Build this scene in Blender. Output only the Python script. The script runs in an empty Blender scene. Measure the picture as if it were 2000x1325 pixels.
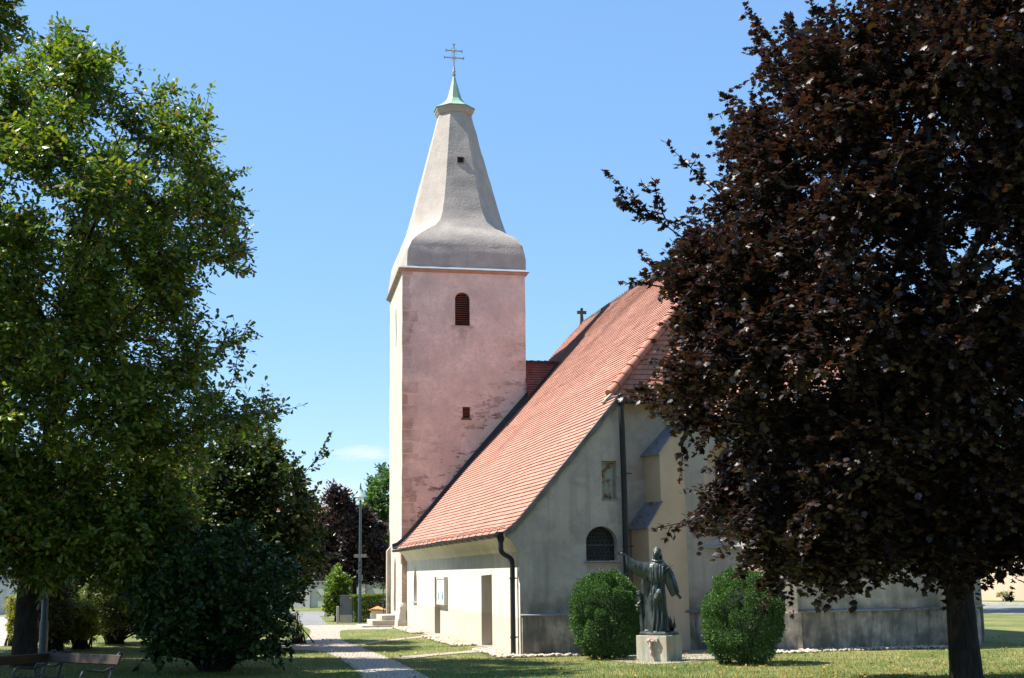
import bpy, bmesh, math, random
import numpy as np
from mathutils import Vector, Matrix, noise
R = math.radians
S = bpy.context.scene
COL = S.collection
random.seed(7)
rng = np.random.default_rng(11)

# ------------------------------------------------------------------ camera, sky, sun, exposure
F_PX, PITCH, ROLL, PSI = 2600.0, R(10.03), R(-0.735), R(-12.55)   # the church stands square to X / Y, the camera is turned
CAM = np.array([-7.25, -32.05, 1.95])
FW = np.array([math.sin(-PSI)*math.cos(PITCH), math.cos(-PSI)*math.cos(PITCH), math.sin(PITCH)])
_rt = np.array([math.cos(-PSI), -math.sin(-PSI), 0.0])
_up = np.cross(_rt, FW)
RT = math.cos(ROLL)*_rt + math.sin(ROLL)*_up
UP = -math.sin(ROLL)*_rt + math.cos(ROLL)*_up
cd = bpy.data.cameras.new('camera'); cam = bpy.data.objects.new('camera', cd); COL.objects.link(cam)
cd.sensor_width = 36; cd.lens = F_PX/2000*36; cd.clip_start = 0.2; cd.clip_end = 3000
m = Matrix.Identity(4)
for i in range(3):
    m[i][0], m[i][1], m[i][2], m[i][3] = RT[i], UP[i], -FW[i], CAM[i]
cam.matrix_world = m
S.camera = cam

SUN_AZ, SUN_EL = R(-76), R(56.5)            # azimuth clockwise from +Y
SUN_DIR = Vector((math.sin(SUN_AZ)*math.cos(SUN_EL), math.cos(SUN_AZ)*math.cos(SUN_EL), math.sin(SUN_EL)))
sl = bpy.data.lights.new('sun', 'SUN'); sl.energy = 5.0; sl.angle = R(0.53); sl.color = (1.0, 0.955, 0.88)
so = bpy.data.objects.new('sun', sl); COL.objects.link(so)
so.rotation_euler = SUN_DIR.to_track_quat('Z', 'Y').to_euler(); so.location = (-40, 10, 60)

S.view_settings.view_transform = 'Standard'; S.view_settings.look = 'None'
S.view_settings.exposure = 1.2; S.view_settings.gamma = 1.0
S.cycles.max_bounces = 6; S.cycles.diffuse_bounces = 3; S.cycles.glossy_bounces = 2
S.cycles.transmission_bounces = 3; S.cycles.transparent_max_bounces = 4

def node(nt, t, ins=None, **props):
    n = nt.nodes.new(t)
    for k, v in props.items():
        setattr(n, k, v)
    for k, v in (ins or {}).items():
        s = n.inputs[k]
        if hasattr(v, 'is_linked') or isinstance(v, bpy.types.NodeSocket):
            nt.links.new(v, s)
        else:
            if s.type == 'RGBA' and len(v) == 3: v = (*v, 1)
            s.default_value = v
    return n

w = bpy.data.worlds.new('World'); S.world = w; w.use_nodes = True
nt = w.node_tree; nt.nodes.clear()
sky = node(nt, 'ShaderNodeTexSky', sky_type='NISHITA', sun_disc=False, sun_elevation=SUN_EL,
           sun_rotation=SUN_AZ % (2*math.pi), altitude=200, air_density=1.0, dust_density=0.15, ozone_density=1.6)
tc = node(nt, 'ShaderNodeTexCoord')
# a few faint fair weather clouds low over the horizon
mp = node(nt, 'ShaderNodeMapping', {'Vector': tc.outputs['Generated'], 'Scale': (5.0, 5.0, 26.0), 'Location': (0.2, 0.35, 0.1)})
cn = node(nt, 'ShaderNodeTexNoise', {'Vector': mp.outputs[0], 'Scale': 1.6, 'Detail': 7.0, 'Roughness': 0.55})
cr = node(nt, 'ShaderNodeMapRange', {'Value': cn.outputs['Fac'], 'From Min': 0.50, 'From Max': 0.74, 'To Min': 0.0, 'To Max': 0.7})
sx = node(nt, 'ShaderNodeSeparateXYZ', {'Vector': tc.outputs['Generated']})
def cloud_mask(px, py, hw, hh, k):
    d = FW*F_PX + RT*(px-1000) - UP*(py-662.5); d = d/np.linalg.norm(d); r = np.cross(d, (0, 0, 1)); r /= np.linalg.norm(r); u = np.cross(r, d)
    q = node(nt, 'ShaderNodeVectorMath', {0: tc.outputs['Generated'], 1: tuple(d)}, operation='SUBTRACT').outputs[0]
    a_ = node(nt, 'ShaderNodeVectorMath', {0: q, 1: tuple(r/(hw/F_PX))}, operation='DOT_PRODUCT').outputs['Value']
    b_ = node(nt, 'ShaderNodeVectorMath', {0: q, 1: tuple(u/(hh/F_PX))}, operation='DOT_PRODUCT').outputs['Value']
    e = node(nt, 'ShaderNodeMath', {0: a_, 1: a_}, operation='MULTIPLY').outputs[0]
    e = node(nt, 'ShaderNodeMath', {0: b_, 1: b_, 2: e}, operation='MULTIPLY_ADD').outputs[0]
    n = node(nt, 'ShaderNodeTexNoise', {'Vector': mp.outputs[0], 'Scale': 9.0, 'Detail': 6.0, 'Roughness': 0.6}).outputs['Fac']
    e = node(nt, 'ShaderNodeMath', {0: n, 1: 2.6, 2: e}, operation='MULTIPLY_ADD').outputs[0]
    return node(nt, 'ShaderNodeMapRange', {'Value': e, 'From Min': 2.3, 'From Max': 1.1, 'To Min': 0.0, 'To Max': k}).outputs[0]
c_all = [cloud_mask(705, 886, 62, 16, 0.85), cloud_mask(640, 955, 90, 22, 0.6), cloud_mask(650, 1000, 80, 26, 0.6)]
m1 = node(nt, 'ShaderNodeMath', {0: c_all[0], 1: c_all[1]}, operation='MAXIMUM').outputs[0]
cf = node(nt, 'ShaderNodeMath', {0: m1, 1: c_all[2]}, operation='MAXIMUM')
hs = node(nt, 'ShaderNodeHueSaturation', {'Color': sky.outputs[0], 'Saturation': 1.12, 'Value': 1.0})
cm = node(nt, 'ShaderNodeMix', {'Factor': cf.outputs[0], 'A': hs.outputs[0], 'B': (9.0, 9.2, 9.6, 1)}, data_type='RGBA') if False else None
mx = nt.nodes.new('ShaderNodeMix'); mx.data_type = 'RGBA'
fl = nt.nodes.new('ShaderNodeMix'); fl.data_type = 'RGBA'; fl.inputs[0].default_value = 0.52
nt.links.new(hs.outputs[0], fl.inputs[6]); fl.inputs[7].default_value = (1.20, 2.45, 4.5, 1)
nt.links.new(cf.outputs[0], mx.inputs[0]); nt.links.new(fl.outputs[2], mx.inputs[6]); mx.inputs[7].default_value = (4.0, 4.5, 5.0, 1)
bg = node(nt, 'ShaderNodeBackground', {'Color': mx.outputs[2], 'Strength': 0.10})
wo = node(nt, 'ShaderNodeOutputWorld', {'Surface': bg.outputs[0]})

# ------------------------------------------------------------------ survey: a pixel of the 2000 px photograph to a point of the place
def ray(x, y): return FW*F_PX + RT*(x-1000) - UP*(y-662.5)
def onz(x, y, z=0.0): d = ray(x, y); return CAM + d*((z-CAM[2])/d[2])
def onx(x, y, X): d = ray(x, y); return CAM + d*((X-CAM[0])/d[0])
def ony(x, y, Y): d = ray(x, y); return CAM + d*((Y-CAM[1])/d[1])
def at(x, y, D): d = ray(x, y); return CAM + d*(D/F_PX)          # D metres along the view axis
def onpl(x, y, P, n):
    d = ray(x, y); P = np.array(P, float); n = np.array(n, float); return CAM + d*(((P-CAM)@n)/(d@n))

# ------------------------------------------------------------------ materials
def links(nt, a, b): nt.links.new(a, b)
def mixc(nt, fac, a, b, mode='MIX'):
    n = nt.nodes.new('ShaderNodeMix'); n.data_type = 'RGBA'; n.blend_type = mode
    for s, v in ((n.inputs[0], fac), (n.inputs[6], a), (n.inputs[7], b)):
        if isinstance(v, bpy.types.NodeSocket): nt.links.new(v, s)
        elif s.type == 'RGBA': s.default_value = (*v, 1) if len(v) == 3 else v
        else: s.default_value = v
    return n.outputs[2]
def noise_fac(nt, vec, scale, detail=5, lo=0.35, hi=0.65, rough=0.55, vscale=None, loc=None):
    if vscale or loc:
        vec = node(nt, 'ShaderNodeMapping', {'Vector': vec, 'Scale': vscale or (1, 1, 1), 'Location': loc or (0, 0, 0)}).outputs[0]
    n = node(nt, 'ShaderNodeTexNoise', {'Vector': vec, 'Scale': scale, 'Detail': float(detail), 'Roughness': rough})
    return node(nt, 'ShaderNodeMapRange', {'Value': n.outputs['Fac'], 'From Min': lo, 'From Max': hi}).outputs[0]
def mathn(nt, op, a, b=0.0, c=None):
    n = nt.nodes.new('ShaderNodeMath'); n.operation = op
    for i, v in enumerate((a, b) if c is None else (a, b, c)):
        if isinstance(v, bpy.types.NodeSocket): nt.links.new(v, n.inputs[i])
        else: n.inputs[i].default_value = v
    return n.outputs[0]
def rng_n(nt, v, a, b, c=0.0, d=1.0):
    return node(nt, 'ShaderNodeMapRange', {'Value': v, 'From Min': a, 'From Max': b, 'To Min': c, 'To Max': d}).outputs[0]

def material(name, base, rough=0.85, var=0.18, scale=2.0, fine=30.0, bump=0.25, bdist=0.01, metal=0.0, spec=0.3, extra=None, tint=None):
    mt = bpy.data.materials.new(name); mt.use_nodes = True
    nt = mt.node_tree; bs = nt.nodes['Principled BSDF']
    pos = node(nt, 'ShaderNodeNewGeometry').outputs['Position']
    b = np.array(base)
    big = noise_fac(nt, pos, scale, 6)
    sm = noise_fac(nt, pos, fine, 4)
    t = np.array(tint if tint is not None else b*0.75)
    c = mixc(nt, big, tuple(b*(1+var)), tuple(b*(1-var)))
    c = mixc(nt, mathn(nt, 'MULTIPLY', sm, 0.35), c, tuple(t))
    if extra: c = extra(nt, pos, c)
    links(nt, c, bs.inputs['Base Color'])
    bs.inputs['Roughness'].default_value = rough; bs.inputs['Metallic'].default_value = metal
    bs.inputs['Specular IOR Level'].default_value = spec
    if bump:
        bn = node(nt, 'ShaderNodeTexNoise', {'Vector': pos, 'Scale': fine, 'Detail': 6.0, 'Roughness': 0.6})
        bp = node(nt, 'ShaderNodeBump', {'Strength': bump, 'Distance': bdist, 'Height': bn.outputs['Fac']})
        links(nt, bp.outputs[0], bs.inputs['Normal'])
    return mt

def sepz(nt, pos): return node(nt, 'ShaderNodeSeparateXYZ', {'Vector': pos}).outputs
def ex_lit(nt, pos, c):                      # cream wall: darker cement dado with a hand drawn edge, vertical run marks, damp foot
    z = sepz(nt, pos)['Z']
    wob = node(nt, 'ShaderNodeTexNoise', {'Vector': pos, 'Scale': 1.2, 'Detail': 3.0}).outputs['Fac']
    zz = mathn(nt, 'ADD', z, mathn(nt, 'MULTIPLY', wob, 0.12))
    c = mixc(nt, mathn(nt, 'MULTIPLY', rng_n(nt, zz, 0.985, 0.955), 0.75), c, (0.46, 0.42, 0.345))
    runs = noise_fac(nt, pos, 1.0, 5, 0.48, 0.72, vscale=(5, 5, 0.5))
    c = mixc(nt, mathn(nt, 'MULTIPLY', runs, 0.55), c, (0.46, 0.38, 0.27))
    damp = mathn(nt, 'MULTIPLY', rng_n(nt, zz, 0.35, 0.05), noise_fac(nt, pos, 3, 5, 0.3, 0.6))
    return mixc(nt, mathn(nt, 'MULTIPLY', damp, 0.5), c, (0.40, 0.31, 0.22))
def ex_gable(nt, pos, c):                    # grey render: patches, dark damp around the plinth ledge, streaks below it
    z = sepz(nt, pos)['Z']
    pat = noise_fac(nt, pos, 1.1, 9, 0.50, 0.545, rough=0.62, loc=(3, 1, 4))
    gr = noise_fac(nt, pos, 5.0, 9, 0.46, 0.66, rough=0.75, loc=(8, 1, 4))
    c = mixc(nt, mathn(nt, 'MULTIPLY', gr, 0.35), c, (0.30, 0.25, 0.20))
    c = mixc(nt, mathn(nt, 'MULTIPLY', pat, 0.45), c, (0.55, 0.46, 0.36))
    d1 = mathn(nt, 'MULTIPLY', rng_n(nt, z, 1.75, 0.95), noise_fac(nt, pos, 2.2, 6, 0.35, 0.62))
    c = mixc(nt, mathn(nt, 'MULTIPLY', d1, 0.85), c, (0.105, 0.098, 0.078))
    d2 = mathn(nt, 'MULTIPLY', rng_n(nt, z, 0.98, 0.9), noise_fac(nt, pos, 1.4, 6, 0.42, 0.6, vscale=(4, 4, 0.6)))
    c = mixc(nt, mathn(nt, 'MULTIPLY', d2, 0.65), c, (0.075, 0.070, 0.060))
    d3 = mathn(nt, 'MULTIPLY', rng_n(nt, z, 5.5, 4.5), noise_fac(nt, pos, 0.8, 5, 0.5, 0.7, vscale=(6, 6, 0.4)))
    return mixc(nt, mathn(nt, 'MULTIPLY', d3, 0.35), c, (0.16, 0.15, 0.125))
def ex_pink(nt, pos, c):                     # pink tower face: flaked scars, bared quoins at both corners, brown runs
    o = sepz(nt, pos); x, z = o['X'], o['Z']
    sc = noise_fac(nt, pos, 1.0, 10, 0.545, 0.575, rough=0.66, vscale=(1.7, 1.7, 4.4))
    line = mathn(nt, 'SUBTRACT', z, mathn(nt, 'MULTIPLY_ADD', x, 1.15, 3.1))      # height over the roof that leans on the tower
    near = rng_n(nt, line, 3.6, 0.8)
    c = mixc(nt, mathn(nt, 'MULTIPLY', mathn(nt, 'MULTIPLY', sc, near), 0.9), c, (0.13, 0.075, 0.055))
    edge = mathn(nt, 'MULTIPLY', rng_n(nt, line, 0.75, 0.15), noise_fac(nt, pos, 2.2, 7, 0.42, 0.58))
    c = mixc(nt, mathn(nt, 'MULTIPLY', edge, 0.75), c, (0.30, 0.22, 0.17))
    # quoins: blocks of varying length
    row = mathn(nt, 'FLOOR', mathn(nt, 'MULTIPLY', z, 2.1))
    wn = node(nt, 'ShaderNodeTexWhiteNoise', {'W': row}, noise_dimensions='1D').outputs['Value']
    wob = mathn(nt, 'MULTIPLY', node(nt, 'ShaderNodeTexNoise', {'Vector': pos, 'Scale': 6.0, 'Detail': 5.0}).outputs['Fac'], 0.3)
    ql = rng_n(nt, mathn(nt, 'SUBTRACT', mathn(nt, 'ADD', x, wob), mathn(nt, 'MULTIPLY_ADD', wn, 0.55, 0.12)), 0.05, 0.0)
    fz = mathn(nt, 'FRACT', mathn(nt, 'MULTIPLY', z, 2.1))
    jt = rng_n(nt, mathn(nt, 'ABSOLUTE', mathn(nt, 'SUBTRACT', fz, 0.5)), 0.5, 0.42)
    qa = mathn(nt, 'MULTIPLY', mathn(nt, 'MULTIPLY', ql, jt), noise_fac(nt, pos, 1.3, 4, 0.3, 0.6))
    c = mixc(nt, mathn(nt, 'MULTIPLY', qa, 0.85), c, (0.33, 0.235, 0.17))
    wn2 = node(nt, 'ShaderNodeTexWhiteNoise', {'W': mathn(nt, 'ADD', row, 31.3)}, noise_dimensions='1D').outputs['Value']
    qr = rng_n(nt, mathn(nt, 'ADD', mathn(nt, 'SUBTRACT', x, wob), mathn(nt, 'MULTIPLY_ADD', wn2, 0.9, -4.75)), 0.0, 0.05)
    qb = mathn(nt, 'MULTIPLY', mathn(nt, 'MULTIPLY', qr, jt), mathn(nt, 'MULTIPLY', rng_n(nt, z, 12.0, 11.0), noise_fac(nt, pos, 1.1, 4, 0.46, 0.6)))
    c = mixc(nt, mathn(nt, 'MULTIPLY', qb, 0.6), c, (0.40, 0.26, 0.17))
    g = noise_fac(nt, pos, 0.9, 6, 0.5, 0.7, loc=(5, 2, 8))
    c = mixc(nt, mathn(nt, 'MULTIPLY', g, 0.6), c, (0.47, 0.37, 0.335))
    hb = noise_fac(nt, pos, 2.6, 8, 0.50, 0.62, rough=0.65, loc=(1, 7, 3))
    c = mixc(nt, mathn(nt, 'MULTIPLY', hb, 0.35), c, (0.70, 0.49, 0.41))
    pit = noise_fac(nt, pos, 13.0, 9, 0.54, 0.70, rough=0.75, vscale=(1, 1, 1.6))
    c = mixc(nt, mathn(nt, 'MULTIPLY', pit, 0.85), c, (0.24, 0.165, 0.14))
    wr = mathn(nt, 'MULTIPLY', mathn(nt, 'MULTIPLY', rng_n(nt, line, 2.2, 0.3), rng_n(nt, x, 2.6, 4.2)), noise_fac(nt, pos, 1.4, 8, 0.44, 0.54, rough=0.65, loc=(6, 6, 1)))
    c = mixc(nt, mathn(nt, 'MULTIPLY', wr, 0.75), c, (0.60, 0.52, 0.43))
    mot = noise_fac(nt, pos, 4.5, 10, 0.46, 0.64, rough=0.78, loc=(2, 9, 4))
    c = mixc(nt, mathn(nt, 'MULTIPLY', mot, 0.42), c, (0.46, 0.33, 0.265))
    sill = mathn(nt, 'MULTIPLY', mathn(nt, 'MULTIPLY', rng_n(nt, mathn(nt, 'ABSOLUTE', mathn(nt, 'SUBTRACT', x, 2.22)), 0.55, 0.3), rng_n(nt, z, 10.9, 11.7)),
                 mathn(nt, 'MULTIPLY', rng_n(nt, z, 11.85, 11.8), noise_fac(nt, pos, 1.5, 6, 0.4, 0.6, vscale=(4, 4, 1.2))))
    return mixc(nt, mathn(nt, 'MULTIPLY', sill, 0.7), c, (0.24, 0.19, 0.16))
def ex_spire(nt, pos, c):
    z = sepz(nt, pos)['Z']
    r = noise_fac(nt, pos, 0.9, 5, 0.5, 0.75, vscale=(3, 3, 0.4))
    c = mixc(nt, mathn(nt, 'MULTIPLY', r, 0.4), c, (0.25, 0.22, 0.195))
    q = noise_fac(nt, pos, 3.0, 9, 0.48, 0.66, rough=0.72, loc=(2, 2, 5))
    return mixc(nt, mathn(nt, 'MULTIPLY', q, 0.28), c, (0.27, 0.235, 0.205))
def ex_pedestal(nt, pos, c):
    r = noise_fac(nt, pos, 1.0, 6, 0.50, 0.62, vscale=(9, 9, 1.0))
    c = mixc(nt, mathn(nt, 'MULTIPLY', r, 0.65), c, (0.15, 0.28, 0.24))
    k = noise_fac(nt, pos, 1.0, 6, 0.52, 0.66, vscale=(7, 7, 1.5), loc=(4, 4, 4))
    return mixc(nt, mathn(nt, 'MULTIPLY', k, 0.6), c, (0.38, 0.30, 0.19))
def ex_rust(nt, pos, c):
    r = noise_fac(nt, pos, 5.0, 9, 0.515, 0.60, rough=0.65, loc=(1.3, 0, 2.2))
    return mixc(nt, r, c, (0.20, 0.075, 0.03))
def ex_bark(nt, pos, c):
    r = noise_fac(nt, pos, 1.0, 6, 0.42, 0.6, vscale=(22, 22, 3.5))
    return mixc(nt, mathn(nt, 'MULTIPLY', r, 0.8), c, (0.010, 0.008, 0.007))
def ex_bronze(nt, pos, c):
    r = noise_fac(nt, pos, 5.0, 6, 0.5, 0.68, vscale=(1.5, 1.5, 0.6))
    return mixc(nt, mathn(nt, 'MULTIPLY', r, 0.75), c, (0.115, 0.145, 0.13))
def ex_wood(nt, pos, c):
    r = noise_fac(nt, pos, 1.0, 5, 0.4, 0.65, vscale=(6, 6, 40))
    return mixc(nt, mathn(nt, 'MULTIPLY', r, 0.6), c, (0.03, 0.016, 0.009))
def ex_grass(nt, pos, c):
    a = noise_fac(nt, pos, 0.35, 6, 0.40, 0.60)
    c = mixc(nt, mathn(nt, 'MULTIPLY', a, 0.9), c, (0.22, 0.195, 0.07))
    b = noise_fac(nt, pos, 1.6, 6, 0.5, 0.66, loc=(9, 2, 0))
    return mixc(nt, mathn(nt, 'MULTIPLY', b, 0.6), c, (0.07, 0.11, 0.024))

M = {}
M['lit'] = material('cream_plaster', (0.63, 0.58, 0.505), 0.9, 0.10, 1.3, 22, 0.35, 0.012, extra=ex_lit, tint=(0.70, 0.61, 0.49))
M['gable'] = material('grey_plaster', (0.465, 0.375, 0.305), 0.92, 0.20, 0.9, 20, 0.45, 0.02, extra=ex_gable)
M['choir'] = material('tan_plaster', (0.54, 0.44, 0.355), 0.9, 0.16, 0.8, 25, 0.25, 0.01, extra=ex_gable)
M['butt'] = material('ochre_plaster', (0.63, 0.475, 0.325), 0.9, 0.10, 0.9, 25, 0.25, 0.01)
M['pink'] = material('pink_plaster', (0.67, 0.53, 0.45), 0.92, 0.17, 1.1, 16, 0.7, 0.03, extra=ex_pink)
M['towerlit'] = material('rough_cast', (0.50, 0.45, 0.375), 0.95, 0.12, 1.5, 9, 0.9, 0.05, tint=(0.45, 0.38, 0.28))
M['spire'] = material('spire_plaster', (0.385, 0.335, 0.29), 0.9, 0.10, 1.6, 11, 0.5, 0.03, extra=ex_spire)
M['copper'] = material('verdigris_copper', (0.235, 0.37, 0.26), 0.55, 0.15, 2.5, 20, 0.1, 0.01, spec=0.5)
M['zinc'] = material('zinc_sheet', (0.34, 0.36, 0.38), 0.45, 0.12, 2.0, 12, 0.1, 0.01, metal=0.35, spec=0.5)
M['zincrust'] = material('rusty_zinc_sheet', (0.25, 0.27, 0.30), 0.5, 0.15, 2.0, 12, 0.1, 0.01, metal=0.25, spec=0.5, extra=ex_rust)
M['darkmetal'] = material('dark_gutter_metal', (0.022, 0.022, 0.022), 0.5, 0.2, 2, 20, 0.05, 0.005, metal=0.0, spec=0.3)
M['flash'] = material('dark_flashing', (0.05, 0.05, 0.052), 0.6, 0.2, 2, 20, 0.05, 0.005)
M['louvre'] = material('rust_brown_louvre', (0.16, 0.055, 0.035), 0.7, 0.2, 3, 30, 0.1, 0.005)
M['dark'] = material('void_shade_black', (0.012, 0.010, 0.009), 0.9, 0.1, 2, 10, 0)  # near-black colour stands in for the unlit inside of openings
M['door'] = material('brown_door_wood', (0.13, 0.055, 0.03), 0.6, 0.2, 2, 20, 0.2, 0.006, extra=ex_wood)
M['shutter'] = material('rusty_iron_shutter', (0.34, 0.33, 0.25), 0.7, 0.15, 3, 30, 0.15, 0.006, extra=ex_rust)
M['glass'] = material('leaded_glass', (0.015, 0.018, 0.022), 0.25, 0.3, 8, 30, 0.15, 0.004, spec=0.6)
M['lead'] = material('window_lead', (0.10, 0.105, 0.11), 0.5, 0.1, 8, 30, 0, metal=0.3)
M['stone'] = material('grey_stone', (0.40, 0.36, 0.29), 0.9, 0.2, 3, 30, 0.4, 0.01)
M['darkstone'] = material('weathered_stone', (0.10, 0.085, 0.065), 0.9, 0.3, 4, 30, 0.4, 0.01)
M['mortar'] = material('verge_mortar', (0.16, 0.15, 0.14), 0.95, 0.3, 3, 25, 0.6, 0.02)
M['pedestal'] = material('stained_marble', (0.44, 0.405, 0.31), 0.7, 0.12, 3, 25, 0.15, 0.006, extra=ex_pedestal)
M['bronze'] = material('patinated_bronze', (0.062, 0.072, 0.067), 0.42, 0.25, 6, 40, 0.2, 0.006, metal=0.55, spec=0.5, extra=ex_bronze)
M['corpus'] = material('pale_pink_stone', (0.50, 0.41, 0.34), 0.7, 0.2, 12, 60, 0.1, 0.004, tint=(0.36, 0.20, 0.13))
M['bark'] = material('dark_bark', (0.034, 0.027, 0.022), 0.95, 0.25, 4, 30, 0.9, 0.03, extra=ex_bark)
M['benchwood'] = material('brown_bench_wood', (0.045, 0.025, 0.016), 0.55, 0.2, 3, 30, 0.2, 0.005, extra=ex_wood)
M['iron'] = material('green_black_iron', (0.010, 0.014, 0.014), 0.5, 0.2, 5, 30, 0.05, 0.003, spec=0.5)
M['lamp'] = material('blue_grey_lamp_paint', (0.035, 0.065, 0.08), 0.4, 0.12, 3, 20, 0.03, 0.003, spec=0.5)
M['lampshade'] = material('pale_green_lamp_shade', (0.20, 0.36, 0.36), 0.35, 0.1, 3, 20, 0, spec=0.5)
M['sign'] = material('grey_sign_back', (0.22, 0.20, 0.18), 0.5, 0.1, 5, 20, 0)
M['cabinet'] = material('grey_cabinet_plastic', (0.115, 0.13, 0.145), 0.7, 0.12, 4, 60, 0.2, 0.003)
M['concrete'] = material('pale_concrete', (0.36, 0.34, 0.31), 0.9, 0.15, 3, 40, 0.3, 0.006)
M['orange'] = material('orange_cap_tile', (0.58, 0.24, 0.085), 0.75, 0.12, 5, 40, 0.2, 0.006)
M['white'] = material('white_paint', (0.72, 0.70, 0.66), 0.5, 0.05, 5, 40, 0.05, 0.003)
M['boardframe'] = material('ivory_metal_frame', (0.52, 0.50, 0.42), 0.45, 0.08, 5, 40, 0.05, 0.003)
M['grass'] = material('lawn_ground', (0.115, 0.15, 0.038), 0.95, 0.18, 0.5, 45, 0.8, 0.03, extra=ex_grass, tint=(0.06, 0.07, 0.02))
M['asphalt'] = material('grey_asphalt', (0.20, 0.195, 0.19), 0.9, 0.12, 1.5, 60, 0.3, 0.006)
M['slab'] = material('stone_slab_path', (0.31, 0.27, 0.215), 0.9, 0.2, 3, 40, 0.4, 0.01)
M['gardenwall'] = material('grey_wall_render', (0.52, 0.50, 0.46), 0.95, 0.15, 0.5, 12, 0.3, 0.01)
M['pinkhouse'] = material('peach_house_render', (0.58, 0.44, 0.32), 0.95, 0.08, 0.4, 20, 0.2, 0.01)
M['lilachouse'] = material('lilac_house_render', (0.42, 0.38, 0.45), 0.95, 0.08, 0.4, 20, 0.2, 0.01)
M['whitehouse'] = material('white_house_render', (0.62, 0.60, 0.56), 0.95, 0.08, 0.4, 20, 0.2, 0.01)
M['paper'] = material('notice_paper', (0.62, 0.66, 0.70), 0.4, 0.1, 9, 30, 0)
M['print'] = material('notice_print', (0.14, 0.24, 0.33), 0.5, 0.3, 20, 60, 0)

def mat_tiles(name, base, dark):
    mt = bpy.data.materials.new(name); mt.use_nodes = True
    nt = mt.node_tree; bs = nt.nodes['Principled BSDF']
    pos = node(nt, 'ShaderNodeNewGeometry').outputs['Position']
    uv = node(nt, 'ShaderNodeUVMap', uv_map='UVMap').outputs[0]
    s = node(nt, 'ShaderNodeSeparateXYZ', {'Vector': uv}).outputs
    cell = node(nt, 'ShaderNodeCombineXYZ', {0: mathn(nt, 'FLOOR', s[0]), 1: mathn(nt, 'FLOOR', s[1])}).outputs[0]
    wn = node(nt, 'ShaderNodeTexWhiteNoise', {'Vector': cell}, noise_dimensions='2D').outputs['Value']
    b = np.array(base)
    c = mixc(nt, wn, tuple(b*1.14), tuple(b*0.84))
    c = mixc(nt, mathn(nt, 'MULTIPLY', rng_n(nt, wn, 0.93, 0.95), 0.5), c, (0.26, 0.15, 0.10))
    c = mixc(nt, mathn(nt, 'MULTIPLY', noise_fac(nt, pos, 0.5, 7, 0.5, 0.68), 0.45), c, (0.30, 0.165, 0.12))
    c = mixc(nt, mathn(nt, 'MULTIPLY', noise_fac(nt, pos, 1.3, 9, 0.57, 0.66, rough=0.7, loc=(3, 3, 3)), 0.45), c, (0.20, 0.13, 0.10))
    c = mixc(nt, mathn(nt, 'MULTIPLY', noise_fac(nt, pos, 9, 5, 0.55, 0.68), 0.35), c, (0.36, 0.25, 0.19))
    c = mixc(nt, mathn(nt, 'MULTIPLY', rng_n(nt, wn, 0.035, 0.03), 0.6), c, tuple(b*1.45))
    c = mixc(nt, mathn(nt, 'MULTIPLY', noise_fac(nt, pos, 1.0, 8, 0.52, 0.70, rough=0.7, vscale=(0.5, 2.2, 0.5)), 0.48), c, (0.24, 0.15, 0.115))
    fu = mathn(nt, 'ABSOLUTE', mathn(nt, 'SUBTRACT', mathn(nt, 'FRACT', s[0]), 0.5))
    c = mixc(nt, mathn(nt, 'MULTIPLY', rng_n(nt, fu, 0.455, 0.49), 0.7), c, dark)
    links(nt, c, bs.inputs['Base Color']); bs.inputs['Roughness'].default_value = 0.8; bs.inputs['Specular IOR Level'].default_value = 0.25
    bn = node(nt, 'ShaderNodeTexNoise', {'Vector': pos, 'Scale': 30.0, 'Detail': 4.0})
    bp = node(nt, 'ShaderNodeBump', {'Strength': 0.2, 'Distance': 0.01, 'Height': bn.outputs['Fac']})
    links(nt, bp.outputs[0], bs.inputs['Normal'])
    return mt
M['tile'] = mat_tiles('salmon_roof_tile', (0.42, 0.192, 0.137), (0.10, 0.045, 0.03))
M['tileshaded'] = mat_tiles('shaded_roof_tile', (0.25, 0.065, 0.045), (0.05, 0.015, 0.012))  # darker, redder copy of the roof tile that carries the link roof's shade
M['tilehip'] = mat_tiles('hip_roof_tile', (0.46, 0.17, 0.105), (0.10, 0.045, 0.03))
M['tilebutt'] = material('dirty_tile_edge', (0.12, 0.055, 0.04), 0.9, 0.3, 4, 30, 0)
M['ridge'] = material('ridge_tile_clay', (0.40, 0.165, 0.11), 0.8, 0.15, 3, 30, 0.3, 0.008)

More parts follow.
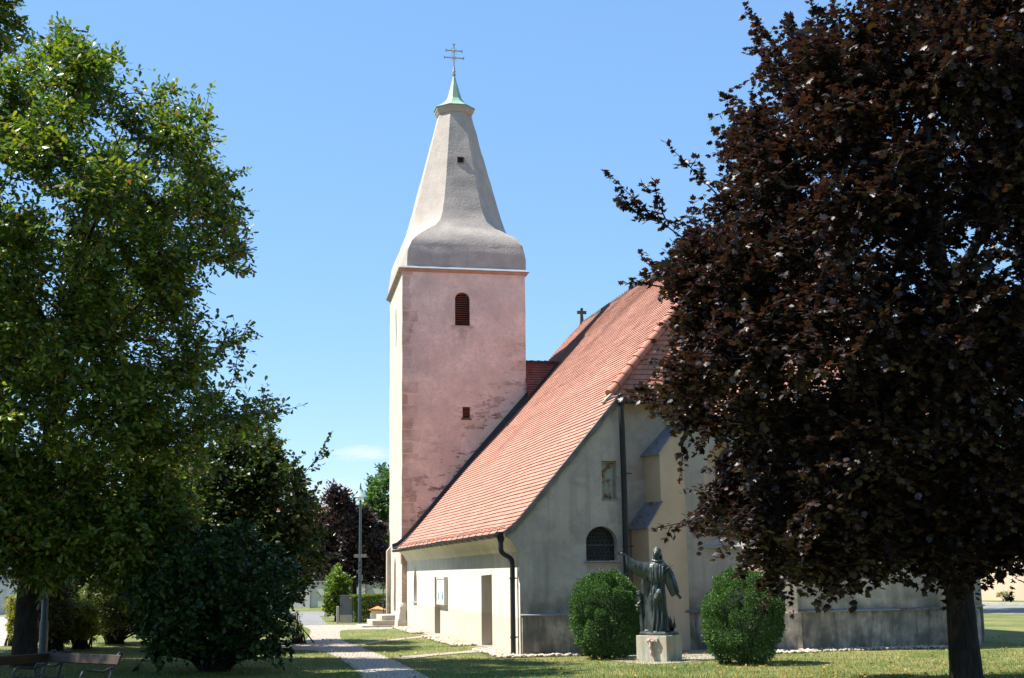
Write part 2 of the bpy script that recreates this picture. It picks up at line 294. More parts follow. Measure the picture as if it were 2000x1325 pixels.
def mat_path():
    mt = bpy.data.materials.new('granite_setts'); mt.use_nodes = True
    nt = mt.node_tree; bs = nt.nodes['Principled BSDF']
    pos = node(nt, 'ShaderNodeNewGeometry').outputs['Position']
    wob = node(nt, 'ShaderNodeTexNoise', {'Vector': pos, 'Scale': 1.5, 'Detail': 2.0}).outputs['Color']
    vec = node(nt, 'ShaderNodeVectorMath', {0: pos, 1: node(nt, 'ShaderNodeVectorMath', {0: wob, 1: (0.25, 0.25, 0)}, operation='MULTIPLY').outputs[0]}, operation='ADD').outputs[0]
    rot = node(nt, 'ShaderNodeMapping', {'Vector': vec, 'Rotation': (0, 0, R(8))}).outputs[0]
    br = node(nt, 'ShaderNodeTexBrick', {'Vector': rot, 'Color1': (0.56, 0.475, 0.385, 1), 'Color2': (0.45, 0.375, 0.30, 1), 'Mortar': (0.11, 0.095, 0.065, 1),
              'Scale': 1.0, 'Mortar Size': 0.02, 'Brick Width': 0.19, 'Row Height': 0.125, 'Bias': 0.1, 'Mortar Smooth': 0.3})
    c = mixc(nt, mathn(nt, 'MULTIPLY', noise_fac(nt, pos, 0.8, 6, 0.45, 0.65), 0.5), br.outputs['Color'], (0.34, 0.285, 0.22))
    c = mixc(nt, mathn(nt, 'MULTIPLY', noise_fac(nt, pos, 6.0, 8, 0.48, 0.66, rough=0.7), 0.6), c, (0.20, 0.175, 0.145))
    links(nt, c, bs.inputs['Base Color']); bs.inputs['Roughness'].default_value = 0.75
    h = mathn(nt, 'SUBTRACT', 1.0, br.outputs['Fac'])
    bp = node(nt, 'ShaderNodeBump', {'Strength': 0.7, 'Distance': 0.02, 'Height': h})
    links(nt, bp.outputs[0], bs.inputs['Normal'])
    return mt
M['path'] = mat_path()

def mat_leaf(name, stops, trans=0.35, rough=0.42, spec=0.45, tcol=None):
    """stops: colours chosen leaf by leaf; tcol: colour of light coming through the leaf"""
    mt = bpy.data.materials.new(name); mt.use_nodes = True
    nt = mt.node_tree; bs = nt.nodes['Principled BSDF']; out = nt.nodes['Material Output']
    a = node(nt, 'ShaderNodeAttribute', attribute_name='rnd').outputs['Fac']
    cr = nt.nodes.new('ShaderNodeValToRGB'); cr.color_ramp.interpolation = 'LINEAR'
    el = cr.color_ramp.elements
    while len(el) < len(stops): el.new(0.5)
    for e, (p, c) in zip(el, stops): e.position = p; e.color = (*c, 1)
    nt.links.new(a, cr.inputs[0])
    links(nt, cr.outputs[0], bs.inputs['Base Color'])
    bs.inputs['Roughness'].default_value = rough; bs.inputs['Specular IOR Level'].default_value = spec
    tm = mixc(nt, 1.0, cr.outputs[0], tcol or (2.2, 2.4, 1.0), 'MULTIPLY')
    tr = node(nt, 'ShaderNodeBsdfTranslucent', {'Color': tm})
    ms = node(nt, 'ShaderNodeMixShader', {0: trans, 1: bs.outputs[0], 2: tr.outputs[0]})
    nt.links.new(ms.outputs[0], out.inputs['Surface'])
    return mt
M['maple'] = mat_leaf('purple_maple_leaf', [(0, (0.011, 0.006, 0.009)), (0.5, (0.018, 0.009, 0.010)), (0.82, (0.026, 0.013, 0.010)), (0.94, (0.022, 0.023, 0.009)), (1, (0.045, 0.013, 0.011))],
                      0.27, 0.46, 0.5, (2.3, 1.6, 0.8))
M['oak'] = mat_leaf('oak_leaf', [(0, (0.022, 0.054, 0.011)), (0.45, (0.058, 0.106, 0.017)), (0.8, (0.13, 0.17, 0.027)), (0.94, (0.18, 0.18, 0.035)), (1, (0.15, 0.055, 0.025))], 0.27, 0.42, 0.45, (2.3, 2.4, 0.7))
M['ivy'] = mat_leaf('creeper_leaf', [(0, (0.010, 0.025, 0.008)), (0.6, (0.020, 0.045, 0.011)), (1, (0.05, 0.09, 0.018))], 0.22, 0.45, 0.35, (1.6, 1.8, 0.7))
M['linden'] = mat_leaf('linden_leaf', [(0, (0.014, 0.032, 0.009)), (0.6, (0.028, 0.055, 0.013)), (0.93, (0.065, 0.085, 0.02)), (1, (0.16, 0.13, 0.025))], 0.26, 0.45, 0.35, (1.8, 1.9, 0.6))
M['box'] = mat_leaf('boxwood_leaf', [(0, (0.022, 0.056, 0.016)), (0.6, (0.046, 0.10, 0.026)), (1, (0.09, 0.165, 0.042))], 0.25, 0.5, 0.3, (2.0, 2.2, 0.8))
M['gold'] = mat_leaf('golden_shrub_leaf', [(0, (0.09, 0.11, 0.015)), (0.6, (0.20, 0.20, 0.025)), (1, (0.34, 0.30, 0.05))], 0.4, 0.45, 0.4, (1.8, 1.8, 0.6))
M['bronzegold'] = mat_leaf('bronze_thuja_leaf', [(0, (0.04, 0.04, 0.010)), (0.6, (0.085, 0.075, 0.014)), (1, (0.15, 0.12, 0.02))], 0.3, 0.5, 0.4, (1.8, 1.6, 0.6))
M['olive'] = mat_leaf('olive_shrub_leaf', [(0, (0.05, 0.065, 0.025)), (0.6, (0.10, 0.12, 0.045)), (1, (0.17, 0.18, 0.08))], 0.35, 0.5, 0.4, (1.9, 2.0, 0.8))
M['hedge'] = mat_leaf('beech_hedge_leaf', [(0, (0.045, 0.085, 0.012)), (0.6, (0.085, 0.135, 0.018)), (1, (0.17, 0.20, 0.03))], 0.4, 0.42, 0.4, (2.0, 2.2, 0.7))
M['copperbeech'] = mat_leaf('copper_beech_leaf', [(0, (0.016, 0.010, 0.011)), (0.6, (0.028, 0.016, 0.014)), (1, (0.06, 0.032, 0.024))], 0.22, 0.4, 0.5, (2.0, 1.5, 0.9))
M['ash'] = mat_leaf('ash_leaf', [(0, (0.024, 0.060, 0.018)), (0.6, (0.048, 0.10, 0.027)), (1, (0.095, 0.15, 0.04))], 0.3, 0.45, 0.4, (2.0, 2.3, 0.8))
M['blade'] = mat_leaf('grass_blade', [(0, (0.055, 0.10, 0.018)), (0.5, (0.105, 0.155, 0.032)), (0.85, (0.15, 0.175, 0.048)), (1, (0.23, 0.205, 0.085))], 0.35, 0.5, 0.3, (1.8, 1.9, 0.8))
M['flower'] = material('yellow_petal', (0.65, 0.38, 0.03), 0.6, 0.15, 9, 30, 0)
M['pebble'] = material('pale_pebble', (0.46, 0.395, 0.31), 0.85, 0.35, 9, 40, 0.1, 0.004, tint=(0.36, 0.28, 0.20))

# ------------------------------------------------------------------ mesh helpers
def tag(o, label=None, cat=None, group=None, kind=None):
    for k, v in (('label', label), ('category', cat), ('group', group), ('kind', kind)):
        if v: o[k] = v
    return o
def empty(name, loc, label, cat, group=None):
    o = bpy.data.objects.new(name, None); COL.objects.link(o); o.location = loc; o.empty_display_size = 0.2
    return tag(o, label, cat, group)
def world_loc(o):
    v = Vector((0, 0, 0))
    while o is not None:
        v += o.location; o = o.parent
    return v
def link(name, me, mt, parent=None, smooth=False, angle=None):
    for x in (mt if isinstance(mt, (list, tuple)) else [mt]): me.materials.append(x)
    o = bpy.data.objects.new(name, me); COL.objects.link(o)
    if parent is not None:
        v = world_loc(parent); me.transform(Matrix.Translation(-v)); o.parent = parent
    if smooth:
        me.polygons.foreach_set('use_smooth', [True]*len(me.polygons))
        if angle: me.set_sharp_from_angle(angle=angle)
    return o

class MB:
    def __init__(s): s.v = []; s.f = []; s.mi = []; s.uv = {}
    def add(s, vs, fs, mi=0):
        b = len(s.v); s.v += [tuple(float(c) for c in v) for v in vs]
        for f in fs: s.f.append(tuple(b+i for i in f)); s.mi.append(mi)
        return b
    def box(s, a, b, mi=0):
        (x0, y0, z0), (x1, y1, z1) = a, b
        s.add([(x0,y0,z0),(x1,y0,z0),(x1,y1,z0),(x0,y1,z0),(x0,y0,z1),(x1,y0,z1),(x1,y1,z1),(x0,y1,z1)],
              [(0,3,2,1),(4,5,6,7),(0,1,5,4),(1,2,6,5),(2,3,7,6),(3,0,4,7)], mi)
    def obox(s, c, ax, h, mi=0):       # centre, three axes, half sizes
        c = Vector(c); X, Y, Z = [Vector(a)*k for a, k in zip(ax, h)]
        vs = [c+sx*X+sy*Y+sz*Z for sz in (-1,1) for sx, sy in ((-1,-1),(1,-1),(1,1),(-1,1))]
        s.add(vs, [(0,3,2,1),(4,5,6,7),(0,1,5,4),(1,2,6,5),(2,3,7,6),(3,0,4,7)], mi)
    def bar(s, p, q, w, h, up=(0,0,1), mi=0):
        p, q = Vector(p), Vector(q); d = (q-p); L = d.length; d.normalize(); u = Vector(up)
        r = d.cross(u)
        if r.length < 1e-4: r = d.cross(Vector((1,0,0)))
        r.normalize(); u = r.cross(d)
        s.obox((p+q)/2, (r, d, u), (w/2, L/2, h/2), mi)
    def tube(s, pts, rad, n=8, cap=True, mi=0):
        pts = [Vector(p) for p in pts]; rad = [rad]*len(pts) if not hasattr(rad, '__len__') else rad
        prev = None; rings = []
        for i, p in enumerate(pts):
            t = (pts[min(i+1, len(pts)-1)] - pts[max(i-1, 0)]).normalized()
            if prev is None:
                a = Vector((0,0,1)) if abs(t.z) < 0.9 else Vector((1,0,0)); r = t.cross(a).normalized()
            else:
                r = (prev - t*prev.dot(t)); r = r.normalized() if r.length > 1e-6 else t.orthogonal().normalized()
            prev = r; b = t.cross(r)
            rings.append([p + (r*math.cos(2*math.pi*k/n) + b*math.sin(2*math.pi*k/n))*rad[i] for k in range(n)])
        vs = [v for g in rings for v in g]; fs = []
        for i in range(len(pts)-1):
            for k in range(n):
                k2 = (k+1) % n; fs.append((i*n+k, i*n+k2, (i+1)*n+k2, (i+1)*n+k))
        if cap: fs += [tuple(range(n-1, -1, -1)), tuple((len(pts)-1)*n+k for k in range(n))]
        s.add(vs, fs, mi)
    def lathe(s, c, prof, n=16, mi=0):   # prof: (radius, z)
        vs = []; fs = []
        for r, z in prof:
            vs += [(c[0]+r*math.cos(2*math.pi*k/n), c[1]+r*math.sin(2*math.pi*k/n), c[2]+z) for k in range(n)]
        for i in range(len(prof)-1):
            for k in range(n):
                k2 = (k+1) % n; fs.append((i*n+k, i*n+k2, (i+1)*n+k2, (i+1)*n+k))
        fs += [tuple(range(n-1, -1, -1)), tuple((len(prof)-1)*n+k for k in range(n))]
        s.add(vs, fs, mi)
    def prism(s, poly, z0, z1, mi=0):    # poly in xy, counter clockwise
        n = len(poly); vs = [(x, y, z0) for x, y in poly] + [(x, y, z1) for x, y in poly]
        s.add(vs, [tuple(range(n-1, -1, -1)), tuple(range(n, 2*n))] + [(i, (i+1) % n, n+(i+1) % n, n+i) for i in range(n)], mi)
    def extr(s, ring, d, mi=0):          # any planar ring extruded along d
        n = len(ring); d = Vector(d); ring = [Vector(p) for p in ring]
        s.add(ring + [p+d for p in ring], [tuple(range(n-1, -1, -1)), tuple(range(n, 2*n))] + [(i, (i+1) % n, n+(i+1) % n, n+i) for i in range(n)], mi)
    def ball(s, c, r, seg=10, rings=7, mi=0):
        rx, ry, rz = (r, r, r) if not hasattr(r, '__len__') else r
        vs = [(c[0], c[1], c[2]-rz)]; fs = []
        for i in range(1, rings):
            a = -math.pi/2 + math.pi*i/rings
            vs += [(c[0]+rx*math.cos(a)*math.cos(2*math.pi*k/seg), c[1]+ry*math.cos(a)*math.sin(2*math.pi*k/seg), c[2]+rz*math.sin(a)) for k in range(seg)]
        vs.append((c[0], c[1], c[2]+rz)); T = len(vs)-1
        for k in range(seg):
            k2 = (k+1) % seg
            fs.append((0, 1+k2, 1+k)); fs.append((T, 1+(rings-2)*seg+k, 1+(rings-2)*seg+k2))
            for i in range(rings-2):
                fs.append((1+i*seg+k, 1+i*seg+k2, 1+(i+1)*seg+k2, 1+(i+1)*seg+k))
        s.add(vs, fs, mi)
    def mesh(s, name, fix=True):
        me = bpy.data.meshes.new(name); me.from_pydata(s.v, [], s.f); me.polygons.foreach_set('material_index', s.mi)
        if fix:
            bm = bmesh.new(); bm.from_mesh(me); bmesh.ops.recalc_face_normals(bm, faces=bm.faces); bm.to_mesh(me); bm.free()
        me.update(); return me
    def build(s, name, mt, parent=None, smooth=False, angle=None, fix=True):
        return link(name, s.mesh(name, fix), mt, parent, smooth, angle)

def boolean(me, cutters, mts, op='DIFFERENCE'):
    """mesh minus each cutter mesh (exact); returns a new mesh"""
    o = bpy.data.objects.new('tmp', me); COL.objects.link(o)
    cs = []
    for c in cutters:
        k = bpy.data.objects.new('tmpc', c); COL.objects.link(k); cs.append(k)
        md = o.modifiers.new('b', 'BOOLEAN'); md.operation = op; md.object = k; md.solver = 'EXACT'
    dg = bpy.context.evaluated_depsgraph_get(); dg.update()
    r = bpy.data.meshes.new_from_object(o.evaluated_get(dg))
    for k in cs + [o]: bpy.data.objects.remove(k)
    r.materials.clear()
    return r
def modified(me, *mods):
    o = bpy.data.objects.new('tmp', me); COL.objects.link(o)
    for t, kw in mods:
        md = o.modifiers.new('m', t)
        for k, v in kw.items(): setattr(md, k, v)
    dg = bpy.context.evaluated_depsgraph_get(); dg.update()
    r = bpy.data.meshes.new_from_object(o.evaluated_get(dg)); bpy.data.objects.remove(o); r.materials.clear()
    return r
def roughen(me, amp, scale, seed=0.0):
    """small real unevenness of hand laid plaster; me must be dense enough"""
    bm = bmesh.new(); bm.from_mesh(me); bm.normal_update()
    for v in bm.verts:
        p = v.co*scale + Vector((seed, seed, seed))
        v.co += v.normal*(amp*(noise.noise(p) + 0.5*noise.noise(p*2.3)))
    bm.to_mesh(me); bm.free()
def arch(w, z0, z1, n=12, pointed=False):
    """2D outline (u, z) of an opening: z1 = crown height, w = width"""
    h = w/2; pts = [(-h, z0), (h, z0)]
    if pointed:
        r = w*1.05; zs = z1 - math.sqrt(r*r-(r-h)**2)
        a1 = math.acos((r-h)/r)
        pts += [(h-r+r*math.cos(a1*k/n), zs+r*math.sin(a1*k/n)) for k in range(n+1)]
        pts += [(-(h-r+r*math.cos(a1*k/n)), zs+r*math.sin(a1*k/n)) for k in range(n-1, -1, -1)]
    else:
        pts += [(h*math.cos(math.pi*k/n), z1-h+h*math.sin(math.pi*k/n)) for k in range(n+1)]
    return pts

# ------------------------------------------------------------------ the setting: ground, road, paths
def sheet(name, pts, z, mt, kind='structure', parent=None):
    mb = MB(); mb.add([(p[0], p[1], z) for p in pts], [tuple(range(len(pts)))])
    me = mb.mesh(name, False)
    bm = bmesh.new(); bm.from_mesh(me)
    for f in bm.faces:
        f.normal_update()
        if f.normal.z < 0: f.normal_flip()
    bmesh.ops.triangulate(bm, faces=bm.faces); bm.to_mesh(me); bm.free()
    return tag(link(name, me, mt, parent), kind=kind)
gp = MB(); gp.add([(-900, -300, 0), (900, -300, 0), (900, 1500, 0), (-900, 1500, 0)], [(0, 1, 2, 3)])
tag(gp.build('lawn_ground', M['grass']), kind='structure')
def smooth_poly(pts, n=4):
    P = [Vector(p[:2]) for p in pts]; out = []; N = len(P)
    for i in range(N):
        a, b, c, d = P[i-1], P[i], P[(i+1) % N], P[(i+2) % N]
        for k in range(n):
            t = k/n
            out.append(0.5*((2*b)+(c-a)*t+(2*a-5*b+4*c-d)*t*t+(3*b-a-3*c+d)*t**3))
    return out
PATHPX = [(592,1222),(606,1231),(602,1246),(590,1255),(560,1260),(480,1264),(480,1272),(560,1270),(628,1273),(660,1286),(688,1304),(704,1320),(727,1345),(880,1345),(842,1326),(812,1311),(778,1294),
          (752,1283),(716,1269),(690,1259),(668,1251),(664,1240),(668,1232),(712,1230),(765,1229),(765,1222),(712,1221),(640,1221)]
path_poly = [onz(x, y) for x, y in PATHPX]
sheet('sett_path', smooth_poly(path_poly, 3), 0.006, M['path'])
br1 = [onz(x, y) for x, y in [(684,1259.5),(740,1252.5),(800,1245.5),(849,1239.5),(858,1243),(800,1248.5),(742,1256),(700,1262)]]
sheet('side_path', br1, 0.011, M['slab'])
br2 = [onz(x, y) for x, y in [(765,1285.5),(840,1278.5),(900,1273.5),(941,1269.5),(962,1274),(900,1277.5),(842,1282.5),(785,1290)]]
sheet('side_path', br2, 0.015, M['slab'])
sheet('road', [onz(*p) for p in [(540,1205.5),(700,1203),(700,1194.5),(300,1199.5),(-300,1211),(-300,1226)]], 0.008, M['asphalt'])
sheet('driveway', [onz(*p) for p in [(592,1222),(640,1221),(624,1203.6),(575,1204.5)]], 0.012, M['asphalt'])
sheet('road', [onz(*p) for p in [(1890,1199),(2200,1203),(2200,1187),(1890,1182.5)]], 0.008, M['asphalt'])
kb = MB()
a, b = onz(1890, 1181), onz(2200, 1185)
kb.bar((a[0], a[1], 0.06), (b[0], b[1], 0.06), 0.9, 0.12)
tag(kb.build('kerb', M['concrete']), kind='structure')
sheet('pavement', [onz(*p) for p in [(-200,1275),(22,1262),(40,1236),(24,1205),(-200,1213)]], 0.01, M['concrete'])
# paved apron round the monument
sheet('monument_paving', smooth_poly([onz(*p) for p in [(1190,1289),(1215,1294),(1262,1298),(1320,1296),(1372,1291),(1408,1286),(1402,1267),(1330,1268),(1240,1279)]], 3), 0.007, M['slab'])

# ------------------------------------------------------------------ the church
YT = 19.7                                    # front face of the tower
church = empty('church', (3, 8, 0), 'old village church with a pink tower, grey stone spire and steep salmon tiled roof', 'church')

def roof_profile():
    pts = [(-0.42, 2.97), (-0.05, 3.27), (0.32, 3.70), (2.52, 6.28)]
    s = 1.095
    pts.append((8.80, 6.28+s*(8.80-2.52)))
    return pts
RP = roof_profile(); RX, RZ = RP[-1]
def roof_z(x):
    for (x0, z0), (x1, z1) in zip(RP, RP[1:]):
        if x <= x1: return z0+(z1-z0)*(x-x0)/(x1-x0)
    return RZ
XN = 13.3
HIP0, HIP1 = (2.72, 1.05), (RX, 4.35)        # eave corner and peak of the east hip
def hip_y(x): return HIP0[1]+(HIP1[1]-HIP0[1])*(x-HIP0[0])/(HIP1[0]-HIP0[0])
YW = 25.4                                    # west gable

def tile_roof(name, rows, seg, mts, parent, sag=0.0, step=0.019, width=0.17):
    """rows: list of (low(t), high(t), length) with t running along the course; every course is a real step over the one below"""
    V = []; Fc = []; MI = []; UVs = []
    for i, (lo, hi, L) in enumerate(rows):
        n = max(1, int(L/seg)); base = len(V)
        jit = random.uniform(-0.0025, 0.0025)
        for k in range(n+1):
            t = k/n; a, nn = lo(t); b, _ = hi(t)
            wv = sag*(noise.noise(Vector((a[1]*0.22, a[0]*0.4, a[2]*0.3))) + 0.35*noise.noise(Vector((a[1]*0.5+7, a[0]*.7, 1.0))))
            wv2 = sag*(noise.noise(Vector((b[1]*0.22, b[0]*0.4, b[2]*0.3))) + 0.35*noise.noise(Vector((b[1]*0.5+7, b[0]*.7, 1.0))))
            ed = random.uniform(-0.0018, 0.0018)
            p_low = Vector(a)+Vector(nn)*(step+wv+jit+ed); p_hi = Vector(b)+Vector(nn)*(wv2-0.004); p_bot = Vector(a)+Vector(nn)*(wv-0.008)
            V += [p_bot, p_low, p_hi]
        for k in range(n):
            q = base+3*k
            Fc.append((q, q+3, q+4, q+1)); MI.append(1)
            Fc.append((q+1, q+4, q+5, q+2)); MI.append(0)
            u0, u1 = L*k/n/width+0.5*(i % 2), L*(k+1)/n/width+0.5*(i % 2)
            UVs += [(u0, i+.01), (u1, i+.01), (u1, i+.02), (u0, i+.02), (u0, i+.1), (u1, i+.1), (u1, i+.9), (u0, i+.9)]
    me = bpy.data.meshes.new(name); me.from_pydata([tuple(v) for v in V], [], Fc)
    me.polygons.foreach_set('material_index', MI)
    uvl = me.uv_layers.new(name='UVMap'); uvl.data.foreach_set('uv', [c for uv in UVs for c in uv])
    me.update()
    return link(name, me, mts, parent)

# courses of the great south roof (flared over the aisle)
def along(prof, ds):
    out = [prof[0]]; carry = 0.0
    for (x0, z0), (x1, z1) in zip(prof, prof[1:]):
        L = math.hypot(x1-x0, z1-z0); d = ds-carry
        while d <= L:
            out.append((x0+(x1-x0)*d/L, z0+(z1-z0)*d/L)); d += ds
        carry = L-(d-ds)
    out.append(prof[-1]); return out
crs = along(RP, 0.152); rows = []
for (x0, z0), (x1, z1) in zip(crs, crs[1:]):
    d = Vector((x1-x0, 0, z1-z0)).normalized(); nn = Vector((-d.z, 0, d.x))
    def y0(x): return -0.06 if x < 2.62 else max(hip_y(x)-0.02, -0.06)
    yA0, yA1 = y0(x0), y0(x1)
    yB = YT+0.55 if x0 < -0.24 else (YT+0.1 if x0 < 4.80 else YW)
    lo = lambda t, x=x0, z=z0, a=yA0, b=yB, nn=nn: ((x, a+(b-a)*t, z), nn)
    hi = lambda t, x=x1, z=z1, a=yA1, b=yB, nn=nn: ((x, a+(b-a)*t, z), nn)
    rows.append((lo, hi, yB-yA0))
tile_roof('tiled_roof', rows, 0.3, [M['tile'], M['tilebutt']], church, sag=0.035)
# the other side of the roof, so that the building is whole
mb = MB(); mb.add([(RX, HIP1[1], RZ), (RX, YW, RZ), (XN+.1, YW, 6.2), (XN+.1, 1.0, 6.2)], [(0, 1, 2, 3)])
mb.build('north_roof', M['tile'], church)
# east hip facing the camera
rows = []; N = 46
for i in range(N):
    t0, t1 = i/N, (i+1)/N
    def P(t, s):
        xl = HIP0[0]+(HIP1[0]-HIP0[0])*t; xr = XN+(HIP1[0]-XN)*t
        return (xl+(xr-xl)*s, HIP0[1]-0.1+(HIP1[1]-HIP0[1]+0.1)*t, 6.40+(RZ-6.40)*t)
    nn = Vector((0, -(RZ-6.4), HIP1[1]-HIP0[1])).normalized()
    rows.append((lambda s, t=t0: (P(t, s), nn), lambda s, t=t1: (P(t, s), nn), max(0.4, (XN-HIP0[0])*(1-t0))))
tile_roof('hip_roof', rows, 0.4, [M['tilehip'], material('hip_tile_edge', (0.26, 0.09, 0.06), 0.9)], church, sag=0.02)
# round hip and ridge tiles, overlapping like cups
def ridge_line(name, p, q, n, r, lift=0.02, mat='ridge'):
    mb = MB(); p, q = Vector(p), Vector(q)
    for i in range(n):
        a, b = p.lerp(q, i/n), p.lerp(q, (i+1.12)/n)
        k = random.uniform(-0.012, 0.012)
        mb.tube([a+Vector((0, k, lift)), b+Vector((0, k, lift-0.025))], [r*1.12, r*0.95], 10)
    return mb.build(name, M[mat], church, smooth=True, angle=R(50))
ridge_line('hip_ridge', (HIP0[0]-0.05, HIP0[1]-0.1, roof_z(HIP0[0])+0.03), (RX, HIP1[1], RZ+0.03), 26, 0.115)
ridge_line('ridge', (RX, HIP1[1], RZ-0.02), (RX, YW, RZ-0.02), 56, 0.07, mat='mortar')
mb = MB(); mb.obox((HIP0[0]-0.1, HIP0[1]-0.2, roof_z(HIP0[0]-.1)-0.02), ((1, 0, 1), (0, 1, 0), (-1, 0, 1)), (0.11, 0.12, 0.06))
mb.build('hip_mortar', M['stone'], church)
# verge: ragged mortar edge over the grey gable
mb = MB()
vx = np.linspace(-0.40, 2.66, 34); top = []; bot = []
ring = []
for x in vx:
    z = roof_z(x); j = random.uniform(-0.012, 0.012)
    ring.append([(x, -0.10, z-0.01), (x+0.02, -0.085+j, z-0.17+2*j), (x+0.02, 0.05, z-0.17+2*j), (x, 0.05, z-0.01)])
for a, b in zip(ring, ring[1:]): mb.add(a+b, [(0,1,5,4),(1,2,6,5),(2,3,7,6),(3,0,4,7)])
mb.add(ring[0], [(0,1,2,3)]); mb.add(ring[-1], [(3,2,1,0)])
mb.build('verge', M['mortar'], church)
# lead strip where the roof meets the tower
mb = MB(); ring = []
for x in np.linspace(-0.55, 4.9, 30):
    xx = max(x, -0.42); z = roof_z(xx)-(0.0 if x >= -0.42 else 0.02)
    h = 0.13+0.08*max(0, (x-2)/3)
    ring.append([(x, YT-0.16, z+0.045), (x, YT-0.025, z+0.07), (x-h*0.25, YT-0.025, z+h+0.08), (x-h*0.25, YT-0.004, z+h+0.08), (x, YT-0.004, z+0.0), (x, YT-0.16, z+0.0)])
n6 = 6
for a, b in zip(ring, ring[1:]): mb.add(a+b, [(i, (i+1) % n6, n6+(i+1) % n6, n6+i) for i in range(n6)])
mb.build('wall_flashing', M['flash'], church)

# aisle wall with two deep doorways and a lancet
def cut_x(outline, y, x0, x1):                # opening in a wall that faces -X
    mb = MB(); mb.extr([(x0, y+u, z) for u, z in outline], (x1-x0, 0, 0)); return mb.mesh('c')
me = MB(); me.box((0, 0.006, -0.1), (0.75, YT+0.2, 2.98)); me = me.mesh('aisle_wall')
dR = (onx(941, 1267, 0)[1], onx(962, 1272, 0)[1]); dL = (onx(848.5, 1237, 0)[1], onx(860.5, 1240, 0)[1])
lanc = (onx(807, 1160, 0)[1], onx(815, 1165, 0)[1])
cuts = [cut_x([(dR[1]-4.1, -0.02), (dR[0]-4.1, -0.02), (dR[0]-4.1, 1.93), (dR[1]-4.1, 1.96)], 4.1, -0.2, 0.62),
        cut_x([(-.58, 0.03), (.58, 0.03), (.58, 1.90), (-.58, 1.90)], (dL[0]+dL[1])/2, -0.2, 0.62),
        cut_x(arch(0.85, 1.0, 2.33, 8, True), (lanc[0]+lanc[1])/2, -0.2, 0.32)]
me = boolean(me, cuts, None)
aisle = link('aisle_wall', me, M['lit'], church)
mb = MB(); mb.box((0.50, dR[1]+0.002, -0.02), (0.56, dR[0]-0.002, 1.95)); mb.build('door', M['door'], church)
hd = MB(); hd.tube([(0.49, dR[1]+0.16, 0.95), (0.44, dR[1]+0.16, 0.95), (0.44, dR[1]+0.28, 0.95)], 0.012, 6); hd.build('handle', M['iron'], bpy.data.objects['door'])
yc = (dL[0]+dL[1])/2
mb = MB(); mb.box((0.50, yc-0.578, 0.03), (0.56, yc+0.578, 1.9)); d2 = mb.build('door', M['door'], church)
hd = MB(); hd.tube([(0.49, yc-0.4, 0.95), (0.44, yc-0.4, 0.95), (0.44, yc-0.28, 0.95)], 0.012, 6); hd.build('handle', M['iron'], d2)
mb = MB(); yl = (lanc[0]+lanc[1])/2; mb.extr([(0.27, yl+u, z) for u, z in arch(0.84, 1.0, 2.32, 8, True)], (0.03, 0, 0)); lw = mb.build('lancet_window', M['glass'], church)
mb = MB(); mb.box((-0.05, yl-0.44, 0.955), (0.25, yl+0.44, 0.995)); mb.build('sill', M['zinc'], lw)
mb = MB(); mb.box((-0.10, dR[1]-0.1, -0.05), (0.45, dR[0]+0.15, 0.045)); mb.build('door_step', M['slab'], church)
mb = MB(); mb.box((-0.35, yc-0.75, -0.05), (0.45, yc+0.9, 0.055)); mb.build('door_step', M['slab'], church)
# coved cornice under the eaves
cv = [(-0.002, 2.50), (-0.05, 2.53), (-0.09, 2.62), (-0.16, 2.74), (-0.27, 2.83), (-0.31, 2.86), (-0.31, 2.95), (-0.002, 2.95)]
mb = MB(); mb.extr([(x, 0.03, z) for x, z in cv], (0, YT-0.05, 0)); mb.build('eaves_cornice', M['lit'], church, smooth=True, angle=R(40))
mb = MB(); mb.extr([(x, 0.0, z) for x, z in cv[:-1]+[(-0.06, 3.2), (0.34, 3.60), (0.34, 2.5)]], (0, 0.029, 0)); mb.build('cornice_end', M['gable'], church)
# gutter with brackets, hopper and swan neck pipe
mb = MB(); gx, gz = -0.435, 2.93; ring = []
for y in (-0.02, YT+0.6):
    rr = [(gx+0.075*math.cos(a), y, gz+0.075*math.sin(a)) for a in np.linspace(math.pi, 2*math.pi, 9)] + [(gx+0.065*math.cos(a), y, gz+0.065*math.sin(a)) for a in np.linspace(2*math.pi, math.pi, 9)]
    ring.append(rr)
mb.add(ring[0]+ring[1], [(i, (i+1) % 18, 18+(i+1) % 18, 18+i) for i in range(18)]+[tuple(range(18)), tuple(range(35, 17, -1))])
mb.tube([(gx-0.075, -0.02, gz), (gx-0.075, YT+0.6, gz)], 0.011, 6)
mb.add([(gx-0.075, -0.02, gz), (gx+0.075, -0.02, gz), (gx+.05, -0.02, gz-.06), (gx, -0.02, gz-0.077), (gx-.05, -0.02, gz-.06)], [(0,1,2,3,4)])
gut = mb.build('gutter', M['darkmetal'], church)
for k in range(21):
    y = 0.45+k*0.93; mb = MB()
    mb.tube([(gx+0.20, y, gz+0.19), (gx+0.05, y, gz+0.16), (gx-0.02, y, gz+0.07)]+[(gx+0.081*math.cos(a), y, gz+0.081*math.sin(a)) for a in np.linspace(math.pi, 2*math.pi, 7)], 0.009, 5)
    mb.build('gutter_bracket', M['darkmetal'], gut)
